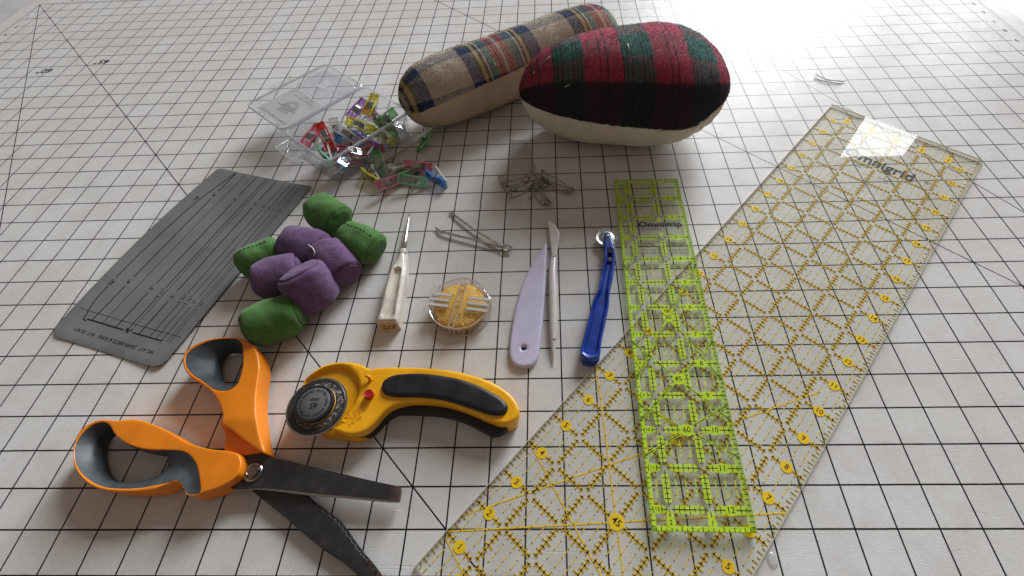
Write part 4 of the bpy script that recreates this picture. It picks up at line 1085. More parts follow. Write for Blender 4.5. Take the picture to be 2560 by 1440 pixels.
puff('handle', [dens(outl, .09)], lambda p: max(.0, hz-hprof(p[0])[1]-.02), .5, .06, cream, awl, .03, zfun=awl_z, auto=32)
pnt = MB(); rings = []
PL = .0
tipw = at(1024, 531, .03); dt_ = Vector((tipw.x-A0.x, tipw.y-A0.y, 0)); tl_ = dt_.length; ta = math.atan2(dt_.y, dt_.x)-ayaw
for f, r_ in ((0, .105), (.3, .078), (.6, .05), (.85, .024), (1, .004)):
    x = hL+f*(tl_-hL)*1.0; y = math.tan(ta)*tl_*f*.9; z = .29-.25*f
    rings.append([(x, y+r_*math.cos(t), z+r_*math.sin(t)) for t in np.linspace(0, 2*PI, 14, endpoint=False)])
v_, f_ = loft(rings, True, (True, True)); pnt.add(v_, f_); pnt.build('steel_point', metal('awl_steel', (.62, .60, .57), .2), awl, True)
col_ = MB(); v_, f_ = loft([[(x, r_*math.cos(t), .29+r_*.95*math.sin(t)) for t in np.linspace(0, 2*PI, 16, endpoint=False)] for x, r_ in ((hL-.1, .14), (hL+.04, .155), (hL+.08, .145), (hL+.10, .11))], True, (True, True)); col_.add(v_, f_)
col_.build('collar', cream, awl, True, auto=40)
lab_m = plastic('awl_label', (.62, .44, .22), .55, .3); le = MB(); le.box((-.006, 0, .262), (.012, .60, .42)); le.build('end_label', lab_m, awl)
lt_ = MB(); Mx = Matrix(((0, 0, -1, -.0145), (-1, 0, 0, 0), (0, 1, 0, .262), (0, 0, 0, 1)))
lt_.text('AG', .30, (0.02, -.03), PI, .0, .012, M=Mx); 
for a, b in (((-.24, -.15), (.24, -.15)), ((-.24, .15), (.24, .15)), ((-.24, -.15), (-.24, .15)), ((.24, -.15), (.24, .15))):
    k = len(lt_.v); lt_.quad(a, b, .008, 0); lt_.v[k:] = [tuple(Mx @ Vector(v)) for v in lt_.v[k:]]
tag(lt_.build('label_lettering', blk, awl), kind='stuff')

# ================================================================== BEESWAX IN ITS SLOTTED CASE
wc_ = at(1151, 768, .2); wax = empty('beeswax_case', (wc_.x, wc_.y, 0), rad(-9))
tag(wax, 'round clear plastic case with a cake of yellow beeswax inside', 'beeswax case')
wm = N('beeswax', .5, (.75, .40, .05), spec=.4); co = wm.coords()
wm.color(wm.mix(wm.smooth(wm.noise(co, 5, 5, .7), .3, .7), (1.0, .48, .05), (1.0, .72, .20)))
wm.b.inputs['Subsurface Weight'].default_value = .25; wm.b.inputs['Subsurface Radius'].default_value = (.004, .002, .0006)
wm.bump(wm.noise(co, 13, 5, .7), .9, .05)
prof = [(.02, .07), (.70, .07), (.84, .12), (.86, .20), (.84, .35), (.76, .40), (.02, .405)]
V, Fc = lathe(prof, 60, (0, 0, 0), (True, True))
V = [tuple(Vector(v)*(1+.03*mnoise.noise(Vector(v)*5))+Vector((0, 0, .02*mnoise.noise(Vector(v)*9)))) for v in V]
mesh_obj('wax_cake', V, Fc, wm.m, wax, True)
wb = MB()
for k in range(70):   # loose crumbs of wax stuck under the lid
    a = random.uniform(0, 2*PI); r_ = random.uniform(.2, .86)**.7*.92; s = random.uniform(.012, .04)
    wb.box((r_*math.cos(a), r_*math.sin(a), .40+random.uniform(-.01, .03)), (s, s*1.2, s*.7), Euler((random.random()*3, random.random()*3, random.random()*3)).to_matrix())
for k in range(26):
    a = random.uniform(-2.2, -.4); s = random.uniform(.02, .07)
    wb.box((.88*math.cos(a), .88*math.sin(a), random.uniform(.10, .3)), (s, s, s*.7), Euler((random.random()*3, random.random()*3, random.random()*3)).to_matrix())
tag(wb.build('wax_crumb', plastic('wax_crumb', (.88, .66, .30), .5), wax), kind='stuff')
cl = clear('case_clear', (.995, .99, .985), .0, (.95, .9, .84), .02, 1.5, .6)
clr = clear('case_rim', (.95, .92, .90), .38, (.85, .78, .74), .04, 1.5, 2.2)
body = MB(); v_, f_ = lathe([(.01, .015), (.90, .015), (.985, .05), (1.0, .10), (1.0, .26), (.96, .26), (.95, .10), (.88, .055), (.01, .05)], 64); body.add(v_, f_); body.build('case_bottom', cl, wax, True, auto=35)
top = MB(); v_, f_ = lathe([(.01, .50), (.86, .50), (.93, .475), (.955, .42), (.955, .25), (.925, .25), (.92, .41), (.88, .45), (.01, .465)], 64); top.add(v_, f_); top.build('case_lid', cl, wax, True, auto=35)
rim_ = MB(); v_, f_ = lathe([(.935, .46), (.965, .475), (.985, .455), (.975, .42), (.94, .43)], 64); rim_.add(v_, f_+[]); v_, f_ = lathe([(.99, .02), (1.02, .03), (1.03, .06), (1.0, .07)], 64); rim_.add(v_, f_)
rim_.build('case_rim', clr, wax, True, auto=40)
band = MB(); ba = rad(-5)
def ring_bar(mb, x0, y0, x1, y1, w_, z0, z1):
    d = math.hypot(x1-x0, y1-y0); a = math.atan2(y1-y0, x1-x0); mb.box(((x0+x1)/2, (y0+y1)/2, (z0+z1)/2), (d, w_, z1-z0), Matrix.Rotation(a, 3, 'Z'))
for s in (-1, 1): ring_bar(band, s*.085, -.96, s*.085, .96, .025, .49, .545)
for yy in (-.95, -.62, .05, .68, .95): ring_bar(band, -.085, yy, .085, yy, .022, .49, .54)
for s in (-1, 1): ring_bar(band, s*.085-.02, -1.0, s*.085, -.95, .03, .02, .545)
band.build('lid_band', clr, wax)
slm = clear('slot_clear', (.97, .97, .97), .62, (.92, .92, .92), .03, 1.5, 2.)
for s in (-1, 1):
    for k in range(3):
        y0 = .22-.21*k; x0, x1 = (.30, .98); slots = MB()
        slots.box((s*(x0+x1)/2, y0, .51), (x1-x0, .055, .035)); slots.box((s*(x0+x1)/2, y0+.045, .50), (x1-x0, .012, .05)); slots.box((s*(x0+x1)/2, y0-.045, .50), (x1-x0, .012, .05)); slots.build('thread_slot_rib', slm, wax)
for s in (-1, 1):
    ears = MB()
    pts = [(s*.90, .50), (s*1.04, .52), (s*1.09, .40), (s*1.10, .20), (s*1.07, .12), (s*1.11, .02), (s*1.07, -.08), (s*1.10, -.2), (s*1.12, -.42), (s*1.00, -.48), (s*.92, -.42)]
    L2_ = cr(pts, 4)
    if area(L2_) < 0: L2_ = L2_[::-1]
    v_, f_ = loft([[(x, y, z) for x, y in L2_] for z in (.30, .34, .42, .46)], True, (True, True)); ears.add(v_, f_); ears.build('grip_ear', cl, wax, True, auto=50)

# ================================================================== LILAC CREASER
lil = plastic('lilac_plastic', (.60, .57, .74), .30, .5, .02, .008)
z_ = .16
lo = px([(418, 283), (424, 300), (424, 360), (419, 450), (415, 600), (407, 730), (393, 900), (378, 1060), (362, 1180), (350, 1270), (330, 1330), (290, 1375), (240, 1392), (180, 1390), (125, 1365), (95, 1320), (84, 1260), (88, 1180), (100, 1070), (118, 960), (140, 860), (170, 750), (205, 640), (245, 545), (290, 460), (345, 370), (395, 295), (408, 283)], z_, 1250, 530, 3.6)
lil_c = at(1345, 760, 0); creaser = empty('point_turner', (lil_c.x, lil_c.y, 0)); tag(creaser, 'wide lilac plastic point turner with a round hole near its blunt end', 'point turner')
hc = at(1250+214/3.6, 530+1222/3.6, z_); hl_ = [(hc.x+.085*math.cos(t), hc.y+.085*math.sin(t)) for t in np.linspace(0, 2*PI, 28, endpoint=False)]
o = puff('blade', [cr(lo, 4), np.array(hl_)], .03, .18, .07, lil, creaser, .07); rebase([o], creaser)

# ================================================================== WHITE MODELLING TOOL
wh = plastic('white_plastic', (.66, .63, .62), .28, .5, .02, .008, dust=.03)
wc2 = at(1383, 760, 0); wt = empty('seam_creasing_tool', (wc2.x, wc2.y, 0)); tag(wt, 'slender white plastic tool with curved knife tip, right of the lilac one', 'creasing tool')
def sx_(x, y, z): return at(1250+x/3.6, 530+y/3.6, z)
spine = [(492, 370, .095, .08, .13), (482, 450, .105, .12, .16), (476, 560, .118, .16, .18), (480, 700, .125, .18, .185), (482, 850, .125, .18, .185), (482, 980, .11, .17, .18), (480, 1080, .095, .14, .17), (480, 1180, .068, .10, .14), (480, 1290, .035, .05, .09), (480, 1372, .006, .01, .03)]
rings = []
sp2 = cr([(*sx_(x, y, .17), wd, hh_, zc) for x, y, wd, hh_, zc in spine], 4, False)
for i, r_ in enumerate(sp2):
    p = Vector(r_[:3]); q = Vector(sp2[min(i+1, len(sp2)-1)][:3]); o_ = Vector(sp2[max(i-1, 0)][:3]); d = (q-o_).normalized(); s_ = d.cross(Vector((0, 0, 1))).normalized()
    wd, hh_ = max(r_[3], .005)*1.18, max(r_[4], .008); zc = max(r_[5], hh_*.9+.01)
    rings.append([Vector((p.x, p.y, zc))+s_*wd*math.cos(t)+Vector((0, 0, 1))*hh_*.85*math.sin(t) for t in np.linspace(0, 2*PI, 20, endpoint=False)])
v_, f_ = loft(rings, True, (True, True)); o = mesh_obj('shaft', v_, f_, wh, wt, True, auto=60); rebase([o], wt)
kn = px([(417, 63), (460, 88), (500, 125), (528, 165), (540, 205), (536, 255), (526, 305), (517, 345), (512, 400), (495, 430), (476, 420), (462, 380), (455, 310), (448, 240), (440, 170), (428, 110)], .16, 1250, 530, 3.6)
o = puff('knife_tip', [cr(kn, 4)], .08, .215, .05, wh, wt, .08); rebase([o], wt)
for (x, y) in ((491, 374), (501, 783), (492, 1115)):
    dm = MB(); p = sx_(x, y, .33); v_, f_ = lathe([(.012, .0), (.038, -.004), (.050, .006), (.058, .0), (.062, -.012)], 20, (p.x, p.y, .305 if y < 1000 and y > 500 else .262), (True, False)); dm.add(v_, f_); o = dm.build('dimple', wh, wt, True); rebase([o], wt)

# ================================================================== TRACING WHEEL
bl = plastic('blue_plastic', (.014, .055, .36), .25, .55, .10, .06, dust=.12); bld = plastic('blue_plastic_dull', (.010, .040, .24), .5, .4, .12, .35, dust=.2)
def bx_(pts, z): return px(pts, z, 1430, 540, 3.694)
tc = at(1495, 760, 0); trw = empty('tracing_wheel', (tc.x, tc.y, 0)); tag(trw, 'dark blue handled tracing wheel with a toothed steel disc, left of the green ruler', 'tracing wheel')
zt_ = .42
bo_ = bx_([(325, 148), (348, 153), (358, 170), (378, 240), (395, 290), (402, 340), (400, 410), (388, 490), (370, 590), (352, 660), (349, 730), (340, 810), (322, 900), (300, 1000), (283, 1080), (270, 1160), (266, 1220), (262, 1265), (240, 1300), (200, 1322), (150, 1325), (105, 1305), (80, 1270), (78, 1225), (90, 1170), (112, 1100), (135, 1010), (155, 930), (175, 850), (192, 780), (210, 735), (238, 690), (252, 640), (262, 580), (278, 500), (295, 420), (302, 350), (296, 290), (294, 220), (296, 172), (306, 153)], zt_)
ri = bx_([(352, 305), (370, 330), (372, 400), (355, 500), (338, 590), (326, 680), (322, 760), (308, 850), (288, 950), (268, 1050), (250, 1140), (240, 1220), (225, 1262), (180, 1275), (130, 1265), (112, 1235), (122, 1170), (148, 1080), (172, 980), (195, 880), (215, 790), (240, 730), (268, 680), (284, 600), (300, 510), (318, 420), (328, 350), (332, 310)], zt_)
RI = cr(ri, 3)
def trec(P):
    m_ = inside(P, RI); d = seg_dist(P, RI); return -np.where(m_, np.clip(d/.04, 0, 1), 0)*.16
o = puff('handle', [cr(bo_, 3)], .15, zt_, .045, bl, trw, .055, warp=trec, auto=65, feat=[RI]); rebase([o], trw)
lo_ = [(x, y) for x, y in cr(bo_, 3)]; cen = np.mean(lo_, 0)
bo2 = px([(302, 350), (296, 430), (278, 510), (262, 590), (245, 680), (205, 750), (185, 830), (160, 930), (135, 1030), (108, 1120), (90, 1190), (78, 1260), (95, 1320), (140, 1345), (200, 1345), (250, 1310), (262, 1265), (270, 1180), (283, 1100), (300, 1020), (322, 920), (340, 830), (349, 750), (352, 680), (370, 600), (388, 500), (398, 420), (390, 360)], .25, 1430, 540+3, 3.694)
o = puff('handle_underside', [cr(bo2, 3)], .01, .165, .03, bl, trw, .12); rebase([o], trw)
hk = px([(330, 303), (370, 303), (373, 338), (330, 338)], zt_-.04, 1430, 540, 3.694); sh_ = MB(); sh_.add([(x, y, .385) for x, y in hk]+[(x, y, .33) for x, y in hk], [(0, 1, 2, 3)[::-1], (4, 5, 6, 7), (0, 1, 5, 4), (1, 2, 6, 5), (2, 3, 7, 6), (3, 0, 4, 7)]); o = sh_.build('dark_slot', plastic('slot_dark', (.004, .006, .02), .8), trw); rebase([o], trw)
sp_ = at(1430+350/3.694, 540+402/3.694, .34); ws = MB(); v_, f_ = lathe([(.01, .018), (.08, .014), (.10, 0)], 18, (sp_.x, sp_.y, .335), (True, False)); ws.add([(x, y, z+.01*mnoise.noise(Vector((x*30, y*30, 0)))) for x, y, z in v_], f_); o = ws.build('wax_plug', plastic('plug_grey', (.07, .07, .075), .7, bumps=.5), trw, True); rebase([o], trw)
wcn = at(1430+320/3.694, 540+198/3.694, .26); RW = .405
gear = []; nt_ = 34
for k in range(nt_*2): a = PI*k/nt_; r_ = RW if k % 2 == 0 else RW*.90; gear.append((wcn.x+r_*math.cos(a), wcn.y+r_*math.sin(a)))
zn = metal('wheel_steel', (.42, .43, .45), .30)
v_, f_ = loft([[(x, y, z) for x, y in gear] for z in (.235, .275)], True, (False, False)); gm_ = MB(); gm_.add(v_, f_)
prof_r = [1, .9, .78, .62, .5, .35, .2]; 
for zc0, sg in ((.275, 1), (.235, -1)):
    rr = [[(x, y, zc0) for x, y in gear]]
    for pr2, dz in ((.88, 0), (.80, -.012), (.62, -.014), (.52, .004), (.25, .014), (.06, .014)):
        rr.append([(wcn.x+(x-wcn.x)*pr2/1, wcn.y+(y-wcn.y)*pr2/1, zc0+sg*dz) for x, y in [(wcn.x+RW*math.cos(PI*k/nt_), wcn.y+RW*math.sin(PI*k/nt_)) for k in range(nt_*2)]])
    if sg < 0: rr = [r_[::-1] for r_ in rr]
    v_, f_ = loft(rr, True, (False, True)); gm_.add(v_, f_)
o = gm_.build('toothed_wheel', zn, trw, True, auto=40); rebase([o], trw)
rv = at(1430+327/3.694, 540+178/3.694, .43); rvb = MB(); v_, f_ = lathe([(.005, .022), (.05, .016), (.068, .0)], 18, (rv.x, rv.y, .418), (True, False)); rvb.add(v_, f_); v2_, f2_ = lathe([(.068, .003), (.085, .006), (.09, -.01)], 18, (rv.x, rv.y, .418)); 
o = rvb.build('rivet', zn, trw, True); rebase([o], trw); rb2 = MB(); rb2.add(v2_, f2_); o = rb2.build('rivet_collar', plastic('rivet_dark', (.008, .012, .05), .4), trw, True); rebase([o], trw)

# ================================================================== ROTARY CUTTER
yel_m = plastic('cutter_yellow', (.93, .435, .006), .36, .5, .05, .12, 5, dust=.12)
grip_m = plastic('cutter_rubber', (.012, .013, .018), .46, .45, .1, .25, dust=.22)
def cx(pts, z, n=4): return cr(px(pts, z, 680, 880, 3.879), n)
c0 = at(1000, 1000, 0); cut = empty('rotary_cutter', (c0.x, c0.y, 0)); tag(cut, 'yellow rotary cutter with black curved grip and dark round blade, right of the shears', 'rotary cutter')
ZT = .66
yo = cx([(290, 310), (335, 242), (420, 170), (520, 118), (640, 93), (760, 95), (860, 118), (945, 160), (1020, 150), (1200, 143), (1400, 148), (1600, 163), (1800, 192), (1950, 230), (2100, 280), (2230, 350), (2330, 430), (2385, 520), (2393, 590), (2360, 655), (2290, 693), (2200, 697), (2080, 655), (1950, 597), (1800, 540), (1650, 502), (1500, 486), (1350, 485), (1220, 508), (1130, 548), (1050, 618), (980, 698), (900, 765), (800, 800), (700, 795), (610, 765), (560, 790), (500, 780), (430, 700), (330, 600), (270, 450)], ZT)
pk_o = cx([(300, 300), (370, 232), (480, 165), (600, 130), (710, 145), (790, 205), (835, 290), (838, 380), (800, 480), (740, 570), (660, 680), (590, 740), (500, 700), (380, 600), (300, 480)], ZT)
def cwarp(P):
    m_ = inside(P, pk_o); d = seg_dist(P, pk_o); z = -np.where(m_, np.clip(d/.05, 0, 1), 0)*.17
    hx_ = P[:, 0]-at(1300, 1000, ZT).x; return z+.04*np.clip((P[:, 0]-c0.x)/2, 0, 1)
o = puff('upper_shell', [yo], .36, ZT, .075, yel_m, cut, .07, warp=cwarp, auto=60, feat=[pk_o]); rebase([o], cut)
lo1 = cx([(400, 640), (480, 800), (600, 830), (740, 853), (860, 850), (950, 812), (1020, 742), (1080, 668), (1180, 602), (1180, 560), (1000, 600), (800, 650), (500, 560)], .24)
o = puff('lower_shell', [lo1], .03, .30, .06, yel_m, cut, .1); rebase([o], cut)
lo2 = cx([(2200, 560), (2385, 560), (2390, 630), (2368, 700), (2285, 742), (2200, 730)], .30)
o = puff('end_cap', [lo2], .05, .36, .05, yel_m, cut, .1); rebase([o], cut)
gap_o = cx([(760, 800), (850, 820), (930, 790), (1000, 720), (1060, 640), (1140, 565), (1250, 500), (1500, 480), (1800, 530), (2000, 600), (2200, 680), (2300, 690), (2290, 730), (2250, 770), (2180, 802), (2120, 800), (2050, 765), (1900, 690), (1750, 635), (1600, 605), (1450, 595), (1300, 590), (1190, 600), (1090, 665), (1020, 740), (950, 800), (860, 828)], .34)
o = puff('trigger_grip', [gap_o], .10, .38, .05, grip_m, cut, .09); rebase([o], cut)
gr = cx([(1060, 345), (1075, 290), (1120, 250), (1200, 220), (1350, 208), (1500, 213), (1700, 240), (1850, 275), (2000, 328), (2120, 388), (2220, 450), (2278, 510), (2285, 560), (2255, 603), (2180, 617), (2080, 600), (1950, 557), (1800, 507), (1650, 465), (1500, 442), (1350, 435), (1200, 432), (1115, 415), (1070, 385)], ZT+.06)
o = puff('grip_inlay', [gr], ZT-.1, ZT+.12, .10, grip_m, cut, .07, warp=lambda P: .04*np.clip((P[:, 0]-c0.x)/2, 0, 1)); rebase([o], cut)
bc = at(680+437/3.879, 880+527/3.879, .72)
blade_m = N('blade_guard', .4, (.035, .034, .034), spec=.5); co = blade_m.coords(); blade_m.color(blade_m.mix(blade_m.smooth(blade_m.noise(co, 9, 5, .75), .52, .75), (.028, .027, .027), (.085, .08, .075)))
wear = N('guard_wear', .5, (.5, .5, .5), spec=.4); co = wear.coords(); wn = wear.noise(co, 15, 5, .8); wear.color(wear.mix(wear.smooth(wn, .50, .60), (.035, .034, .033), (.42, .38, .36))); 
def cyl(name, prof, c, mat, parent, auto=35, n=72, caps=(True, True)):
    v_, f_ = lathe(prof, n, c, caps); o_ = mesh_obj(name, v_, f_, mat, parent, True, auto=auto); rebase([o_], parent); return o_
RB = .83
cyl('round_blade', [(.05, -.018), (RB-.02, -.018), (RB+.012, -.004), (RB-.06, .006), (.05, .006)], (bc.x, bc.y, .735), metal('blade_edge', (.45, .45, .45), .25), cut)
cyl('blade_guard', [(.3, .012), (RB-.05, .012), (RB-.035, .022), (RB-.05, .034), (.58, .036), (.57, .032)], (bc.x, bc.y, .735), blade_m.m, cut, caps=(True, True))
wc3 = at(680+480/3.879, 880+510/3.879, .78)
cyl('guard_wear_ring', [(.50, .0372), (.66, .0376), (.665, .030)], ((wc3.x+bc.x)/2, (wc3.y+bc.y)/2, .735), wear.m, cut, caps=(False, False))
cc_ = at(680+402/3.879, 880+497/3.879, .97); cb = at(680+425/3.879, 880+512/3.879, .80)
cyl('yellow_washer', [(.3, .0), (.53, .0), (.54, .02), (.525, .035), (.3, .04)], (cb.x, cb.y, .775), yel_m, cut)
v_, f_ = loft([[(cb.x+(cc_.x-cb.x)*f+r_*math.cos(t), cb.y+(cc_.y-cb.y)*f+r_*math.sin(t), z) for t in np.linspace(0, 2*PI, 72, endpoint=False)] for f, r_, z in ((.15, .525, .81), (.2, .535, .83), (.85, .53, .94), (.95, .515, .965), (1., .49, .972), (1., .455, .965))], True, (True, True))
o = mesh_obj('cap_nut', v_, f_, grip_m, cut, True, auto=40); rebase([o], cut)
cyl('cap_plate', [(.01, .0), (.435, .0), (.45, -.01)], (cc_.x, cc_.y, .974), plastic('cap_grey', (.115, .12, .125), .5, .4, .1, .2, dust=.3), cut, caps=(True, False))
ct = MB()
def arc_text(s, r_, a0, step, size, flip=1):
    for i, ch in enumerate(s):
        a = a0-flip*step*i
        if ch != ' ': ct.text(ch, size, (cc_.x+r_*math.cos(a), cc_.y+r_*math.sin(a)), a-PI/2*flip, .9775, .025)
ring_s = 'ROTARY CUTTER OLFA ROTARY CUTTER OLFA '
arc_text(ring_s, .355, rad(152), 2*PI/len(ring_s), .095)
Mt = Matrix.Translation((cc_.x, cc_.y, 0))
ct.text('45', .25, (cc_.x+.02, cc_.y-.06), rad(182), .9775, .02); ct.text('mm', .16, (cc_.x, cc_.y+.10), rad(182), .9775, .03)
o = ct.build('cap_lettering', plastic('cap_ink', (.012, .012, .013), .5), cut); tag(o, kind='stuff'); rebase([o], cut)
rbp = at(680+933/3.879, 880+402/3.879, .86); rb0 = at(680+950/3.879, 880+425/3.879, .66)
v_, f_ = loft([[(rb0.x+(rbp.x-rb0.x)*f+r_*math.cos(t), rb0.y+(rbp.y-rb0.y)*f+r_*math.sin(t), z) for t in np.linspace(0, 2*PI, 30, endpoint=False)] for f, r_, z in ((0, .125, .62), (.0, .128, .78), (.9, .132, .83), (1, .125, .855), (1, .10, .862), (1, .09, .855))], True, (True, True))
o = mesh_obj('red_button', v_, f_, plastic('button_red', (.42, .010, .014), .3, .5, .04, .04), cut, True, auto=40); rebase([o], cut)
ns = MB(); p = at(680+975/3.879, 880+425/3.879, .8); ns.box((p.x+.01, p.y, .80), (.05, .035, .06)); 
tgp = [at(680+905/3.879, 880+225/3.879, .84), at(680+945/3.879, 880+240/3.879, .84)]
v_, f_ = tube_geo([Vector((tgp[0].x-.02, tgp[0].y, .80)), Vector((tgp[0].x+.02, tgp[0].y, .80)), Vector((tgp[1].x, tgp[1].y, .80)), Vector((tgp[1].x+.03, tgp[1].y, .79))], [.03, .05, .05, .03], 14)
o = mesh_obj('lock_tab', v_, f_, yel_m, cut, True); rebase([o], cut)
v_, f_ = tube_geo([Vector((tgp[1].x-.02, tgp[1].y-.05, .60)), Vector((tgp[1].x-.03, tgp[1].y-.0, .80))], [.06, .045], 12); o = mesh_obj('lock_stem', v_, f_, yel_m, cut, True); rebase([o], cut)
em = MB(); ep = at(680+790/3.879, 880+610/3.879, ZT); ea = rad(38)
em.text('OLFA', .26, (ep.x, ep.y), ea, ZT+.012, .012); em.text('JAPAN', .13, (ep.x+.14*math.sin(ea)*1.1, ep.y-.16), ea, ZT+.012, .002)
vv = [(x, y, z) for x, y, z in em.v]; low = [(x, y, z-.03) for x, y, z in em.v]; k = len(vv)
ed = {}
for f in em.f:
    for a, b in zip(f, f[1:]+f[:1]): ed[(a, b)] = 1
side = [(a, b, b+k, a+k) for (a, b) in ed if (b, a) not in ed]
o = mesh_obj('embossed_name', vv+low, em.f+[(s[3], s[2], s[1], s[0]) for s in side], yel_m, cut, False); rebase([o], cut)

# ================================================================== SHEARS
org = plastic('shears_orange', (.83, .235, .008), .34, .5, .04, .08, 4, dust=.05); gry = plastic('shears_rubber', (.055, .064, .072), .5, .45, .12, .12, dust=.2)
def sx2(pts, z, n=4): return cr(px(pts, z, 150, 800, 2.25), n)
s0 = at(630, 1178, 0); shr = empty('pinking_shears', (s0.x, s0.y, 0)); tag(shr, 'large open shears with orange and grey handles and black blades, lower left', 'shears')
def sp2_(x, y, z): return at(150+x/2.25, 800+y/2.25, z)
# --- thumb handle (upper)
ZA = .80
oA = sx2([(930, 95), (990, 97), (1050, 115), (1095, 155), (1115, 210), (1121, 270), (1113, 330), (1104, 400), (1100, 470), (1103, 540), (1112, 620), (1125, 690), (1137, 738), (1110, 735), (1060, 700), (1000, 655), (950, 612), (905, 582), (912, 540), (897, 480), (870, 430), (830, 385), (790, 358), (740, 325), (705, 285), (688, 240), (692, 200), (720, 160), (780, 125), (850, 103)], ZA, 5)
gA = sx2([(940, 105), (990, 109), (1018, 132), (1026, 180), (1025, 250), (1010, 318), (990, 362), (950, 390), (900, 394), (860, 382), (800, 338), (752, 307), (718, 268), (706, 225), (718, 187), (762, 152), (830, 122), (880, 110)], ZA, 5)
hA_t = sx2([(960, 150), (1003, 158), (1021, 190), (1020, 250), (1002, 305), (980, 340), (940, 352), (905, 343), (882, 315), (868, 270), (870, 220), (890, 183), (920, 160)], .55, 5)
o = puff('thumb_handle', [oA, gA], .16, ZA, .045, org, shr, .08, warp=lambda P: -.18*np.clip((P[:, 1]*-1+sp2_(900, 560, ZA).y)/1.2, 0, 1)); rebase([o], shr)
def liner(name, outer, hole, ztop, zlow, zbase):
    outer = np.array(outer); hole = np.array(hole)
    def zf(P, d):
        dh = seg_dist(P, hole); do = seg_dist(P, outer); f = dh/(dh+do+1e-6); return zlow+(ztop-zlow)*(f**.75)
    o_ = puff(name, [outer, hole], zbase, ztop, 0.0, gry, shr, .06, zfun=zf, auto=70); rebase([o_], shr)
liner('thumb_ring_liner', gA, hA_t, ZA-.005, .42, .14)
lowA = sx2([(905, 575), (950, 605), (1010, 655), (1105, 715), (1140, 735), (1120, 750), (1080, 755), (1020, 765), (935, 762), (932, 700), (930, 640)], .42, 4)
o = puff('thumb_shank', [lowA], .12, .46, .03, org, shr, .08); rebase([o], shr)
# --- finger handle (lower)
ZB = .72
oB = sx2([(72, 760), (77, 700), (100, 640), (150, 590), (205, 565), (245, 560), (330, 568), (400, 561), (470, 570), (540, 593), (620, 633), (700, 680), (790, 714), (860, 728), (950, 738), (1000, 753), (1016, 790), (1015, 830), (1000, 870), (960, 905), (900, 938), (850, 958), (800, 972), (760, 988), (715, 985), (695, 955), (675, 922), (650, 905), (600, 925), (540, 950), (480, 962), (400, 968), (300, 965), (220, 950), (160, 920), (110, 872), (80, 820)], ZB, 5)
gB = sx2([(84, 780), (88, 705), (122, 642), (180, 592), (238, 576), (280, 592), (312, 642), (355, 682), (420, 714), (500, 731), (600, 733), (680, 738), (722, 757), (758, 800), (775, 850), (783, 900), (788, 950), (778, 975), (750, 980), (718, 975), (700, 948), (680, 915), (652, 898), (600, 915), (530, 930), (450, 945), (350, 950), (250, 940), (172, 905), (112, 850)], ZB, 5)
hB_ = sx2([(275, 625), (240, 650), (215, 690), (208, 740), (214, 800), (230, 850), (262, 888), (305, 906), (365, 912), (430, 906), (500, 886), (565, 855), (598, 812), (607, 770), (594, 752), (540, 748), (460, 734), (400, 714), (350, 685), (312, 645)], .42, 5)
o = puff('finger_handle', [oB, gB], .10, ZB, .03, org, shr, .08, warp=lambda P: .06*np.exp(-((P[:, 0]-sp2_(420, 620, ZB).x)/.9)**2)); rebase([o], shr)
liner('finger_ring_liner', gB, hB_, ZB-.005, .34, .08)
# --- blades
bm = N('blade_black', .38, (.022, .022, .024), metal=0., spec=.55); co = bm.coords()
bcx = bm.mix(bm.smooth(bm.noise(co, 3, 5, .7), .4, .75), (.018, .018, .020), (.040, .036, .035)); bcx = bm.mix(bm.smooth(bm.noise(co, 28, 3, .7), .70, .76, 0., .5), bcx, (.30, .28, .27))
xs_ = bm.sep(co)[0]; bcx = bm.mix(bm.smooth(bm.math('ADD', xs_, bm.math('MULTIPLY', bm.noise(co, 5, 4, .7), .5)), 4.25, 4.55, 0., .35), bcx, (.20, .10, .075))
bm.color(bcx); bm.bump(bm.noise(co, 14, 4), .15, .01)
tipm = N('blade_worn', .42, (.10, .045, .03), metal=.5); co = tipm.coords(); tipm.color(tipm.mix(tipm.smooth(tipm.noise(co, 8, 4), .4, .65), (.028, .024, .024), (.17, .08, .06)))
stl = metal('blade_steel', (.50, .48, .46), .28)
def warpblade(xa, za, xb, zb_):
    return lambda P: np.interp(P[:, 0], [xa, xb], [0, zb_-za])
ub = sx2([(1005, 860), (1012, 800), (1022, 768), (1080, 748), (1140, 748), (1180, 772), (1280, 790), (1400, 820), (1600, 868), (1800, 914), (1895, 934), (1915, 950), (1908, 1003), (1895, 1012), (1800, 1005), (1600, 985), (1400, 968), (1250, 950), (1100, 940), (1000, 950), (962, 945), (945, 930), (962, 905)], .42, 4)
o = puff('upper_blade', [ub], .30, .42, .0, bm.m, shr, .12, auto=35); rebase([o], shr)
ub2 = sx2([(975, 955), (1100, 942), (1250, 955), (1400, 975), (1600, 992), (1800, 1010), (1900, 1015), (1912, 1000), (1918, 955), (1916, 1010), (1902, 1028), (1800, 1022), (1600, 1002), (1400, 986), (1250, 967), (1100, 952), (1000, 963), (972, 964)], .32, 3)
ub2 = sx2([(1000, 930), (1250, 930), (1500, 960), (1800, 990), (1900, 1000), (1918, 960), (1912, 1012), (1902, 1027), (1800, 1022), (1600, 1002), (1400, 986), (1250, 967), (1100, 952), (1000, 963), (972, 964)], .30, 2)
o = puff('upper_blade_edge', [ub2], .24, .298, .008, stl, shr, .15, auto=35); rebase([o], shr)

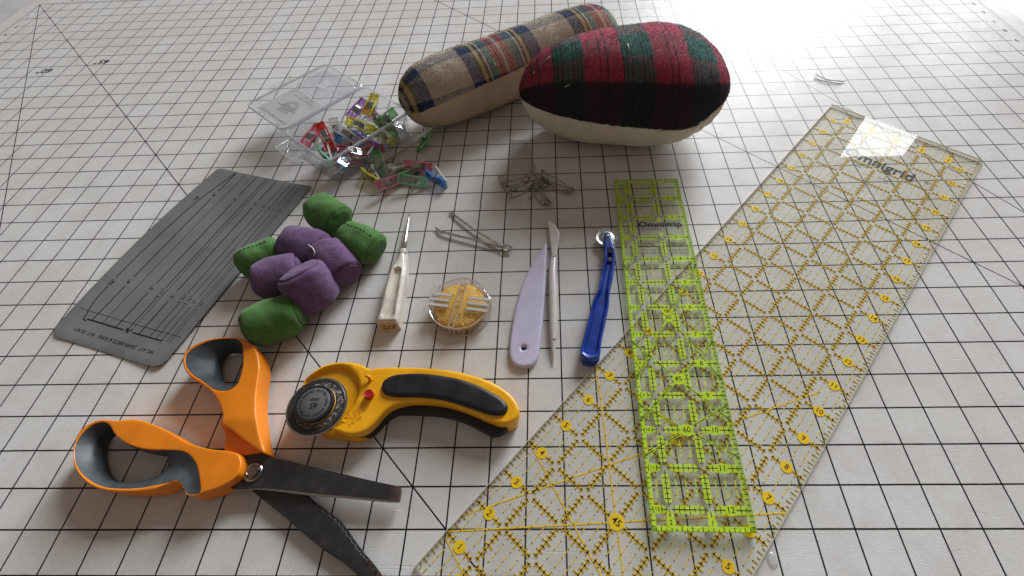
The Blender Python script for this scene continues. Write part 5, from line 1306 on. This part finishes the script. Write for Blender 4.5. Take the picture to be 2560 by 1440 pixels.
# lower blade with pinked (zigzag) upper edge
edge_pts = cr([(1290, 950), (1365, 982), (1430, 1040), (1540, 1120), (1600, 1190), (1680, 1300), (1740, 1370), (1800, 1450), (1840, 1500)], 12, False)
zz = []
for i, e in enumerate(edge_pts):
    dx = 5 if i % 4 < 2 and i > 14 else 0; zz.append((e[0]+dx*.7, e[1]-dx))
lb_px = zz+[(1825, 1515), (1740, 1478), (1680, 1440), (1600, 1372), (1480, 1292), (1350, 1187), (1280, 1122), (1180, 1042), (1080, 962), (1060, 930), (1150, 900)]
lbp = np.array(px(lb_px, .24, 150, 800, 2.25))
o = puff('lower_blade', [dens(list(lbp), .12)], .10, .24, .015, bm.m, shr, .12, auto=35); rebase([o], shr)
eb = [(x, y) for x, y in edge_pts[14:]]; eo = [(x+16, y-6) for x, y in eb]
ebp = np.array(px(eb+eo[::-1], .15, 150, 800, 2.25)); o = puff('lower_blade_bevel', [ebp], .08, .17, .0, bm.m, shr, .2, auto=35); rebase([o], shr)
rt = np.array(px([(1712, 1350), (1736, 1358), (1790, 1430), (1822, 1480), (1800, 1470), (1745, 1400)], .243, 150, 800, 2.25)); o = puff('worn_tip', [rt], .235, .2435, 0, tipm.m, shr, .1); rebase([o], shr)
tg = sx2([(1135, 735), (1150, 735), (1190, 775), (1185, 790), (1120, 770)], .36, 2); o = puff('blade_tang', [tg], .25, .38, .02, bm.m, shr, .1); rebase([o], shr)
pc_ = sp2_(1080, 855, .48)
cyl('pivot_washer', [(.01, 0), (.20, 0), (.235, .012), (.245, .03), (.225, .05), (.19, .045), (.17, .03), (.01, .03)], (pc_.x, pc_.y, .42), metal('screw_steel', (.36, .33, .31), .2), shr)
cyl('pivot_screw', [(.01, .0), (.145, .0), (.15, .05), (.135, .075), (.11, .08), (.10, .07), (.01, .065)], (pc_.x-.01, pc_.y+.01, .45), metal('screw_head', (.26, .23, .21), .28), shr)

# ================================================================== inches -> metres
bpy.context.view_layer.update()
SM = Matrix.Scale(S, 4); done = set()
for o in list(scene.objects):
    o.location = o.location*S
    if o.type == 'MESH' and o.data.name not in done:
        done.add(o.data.name); o.data.transform(SM); o.data.update()
bpy.context.view_layer.update()
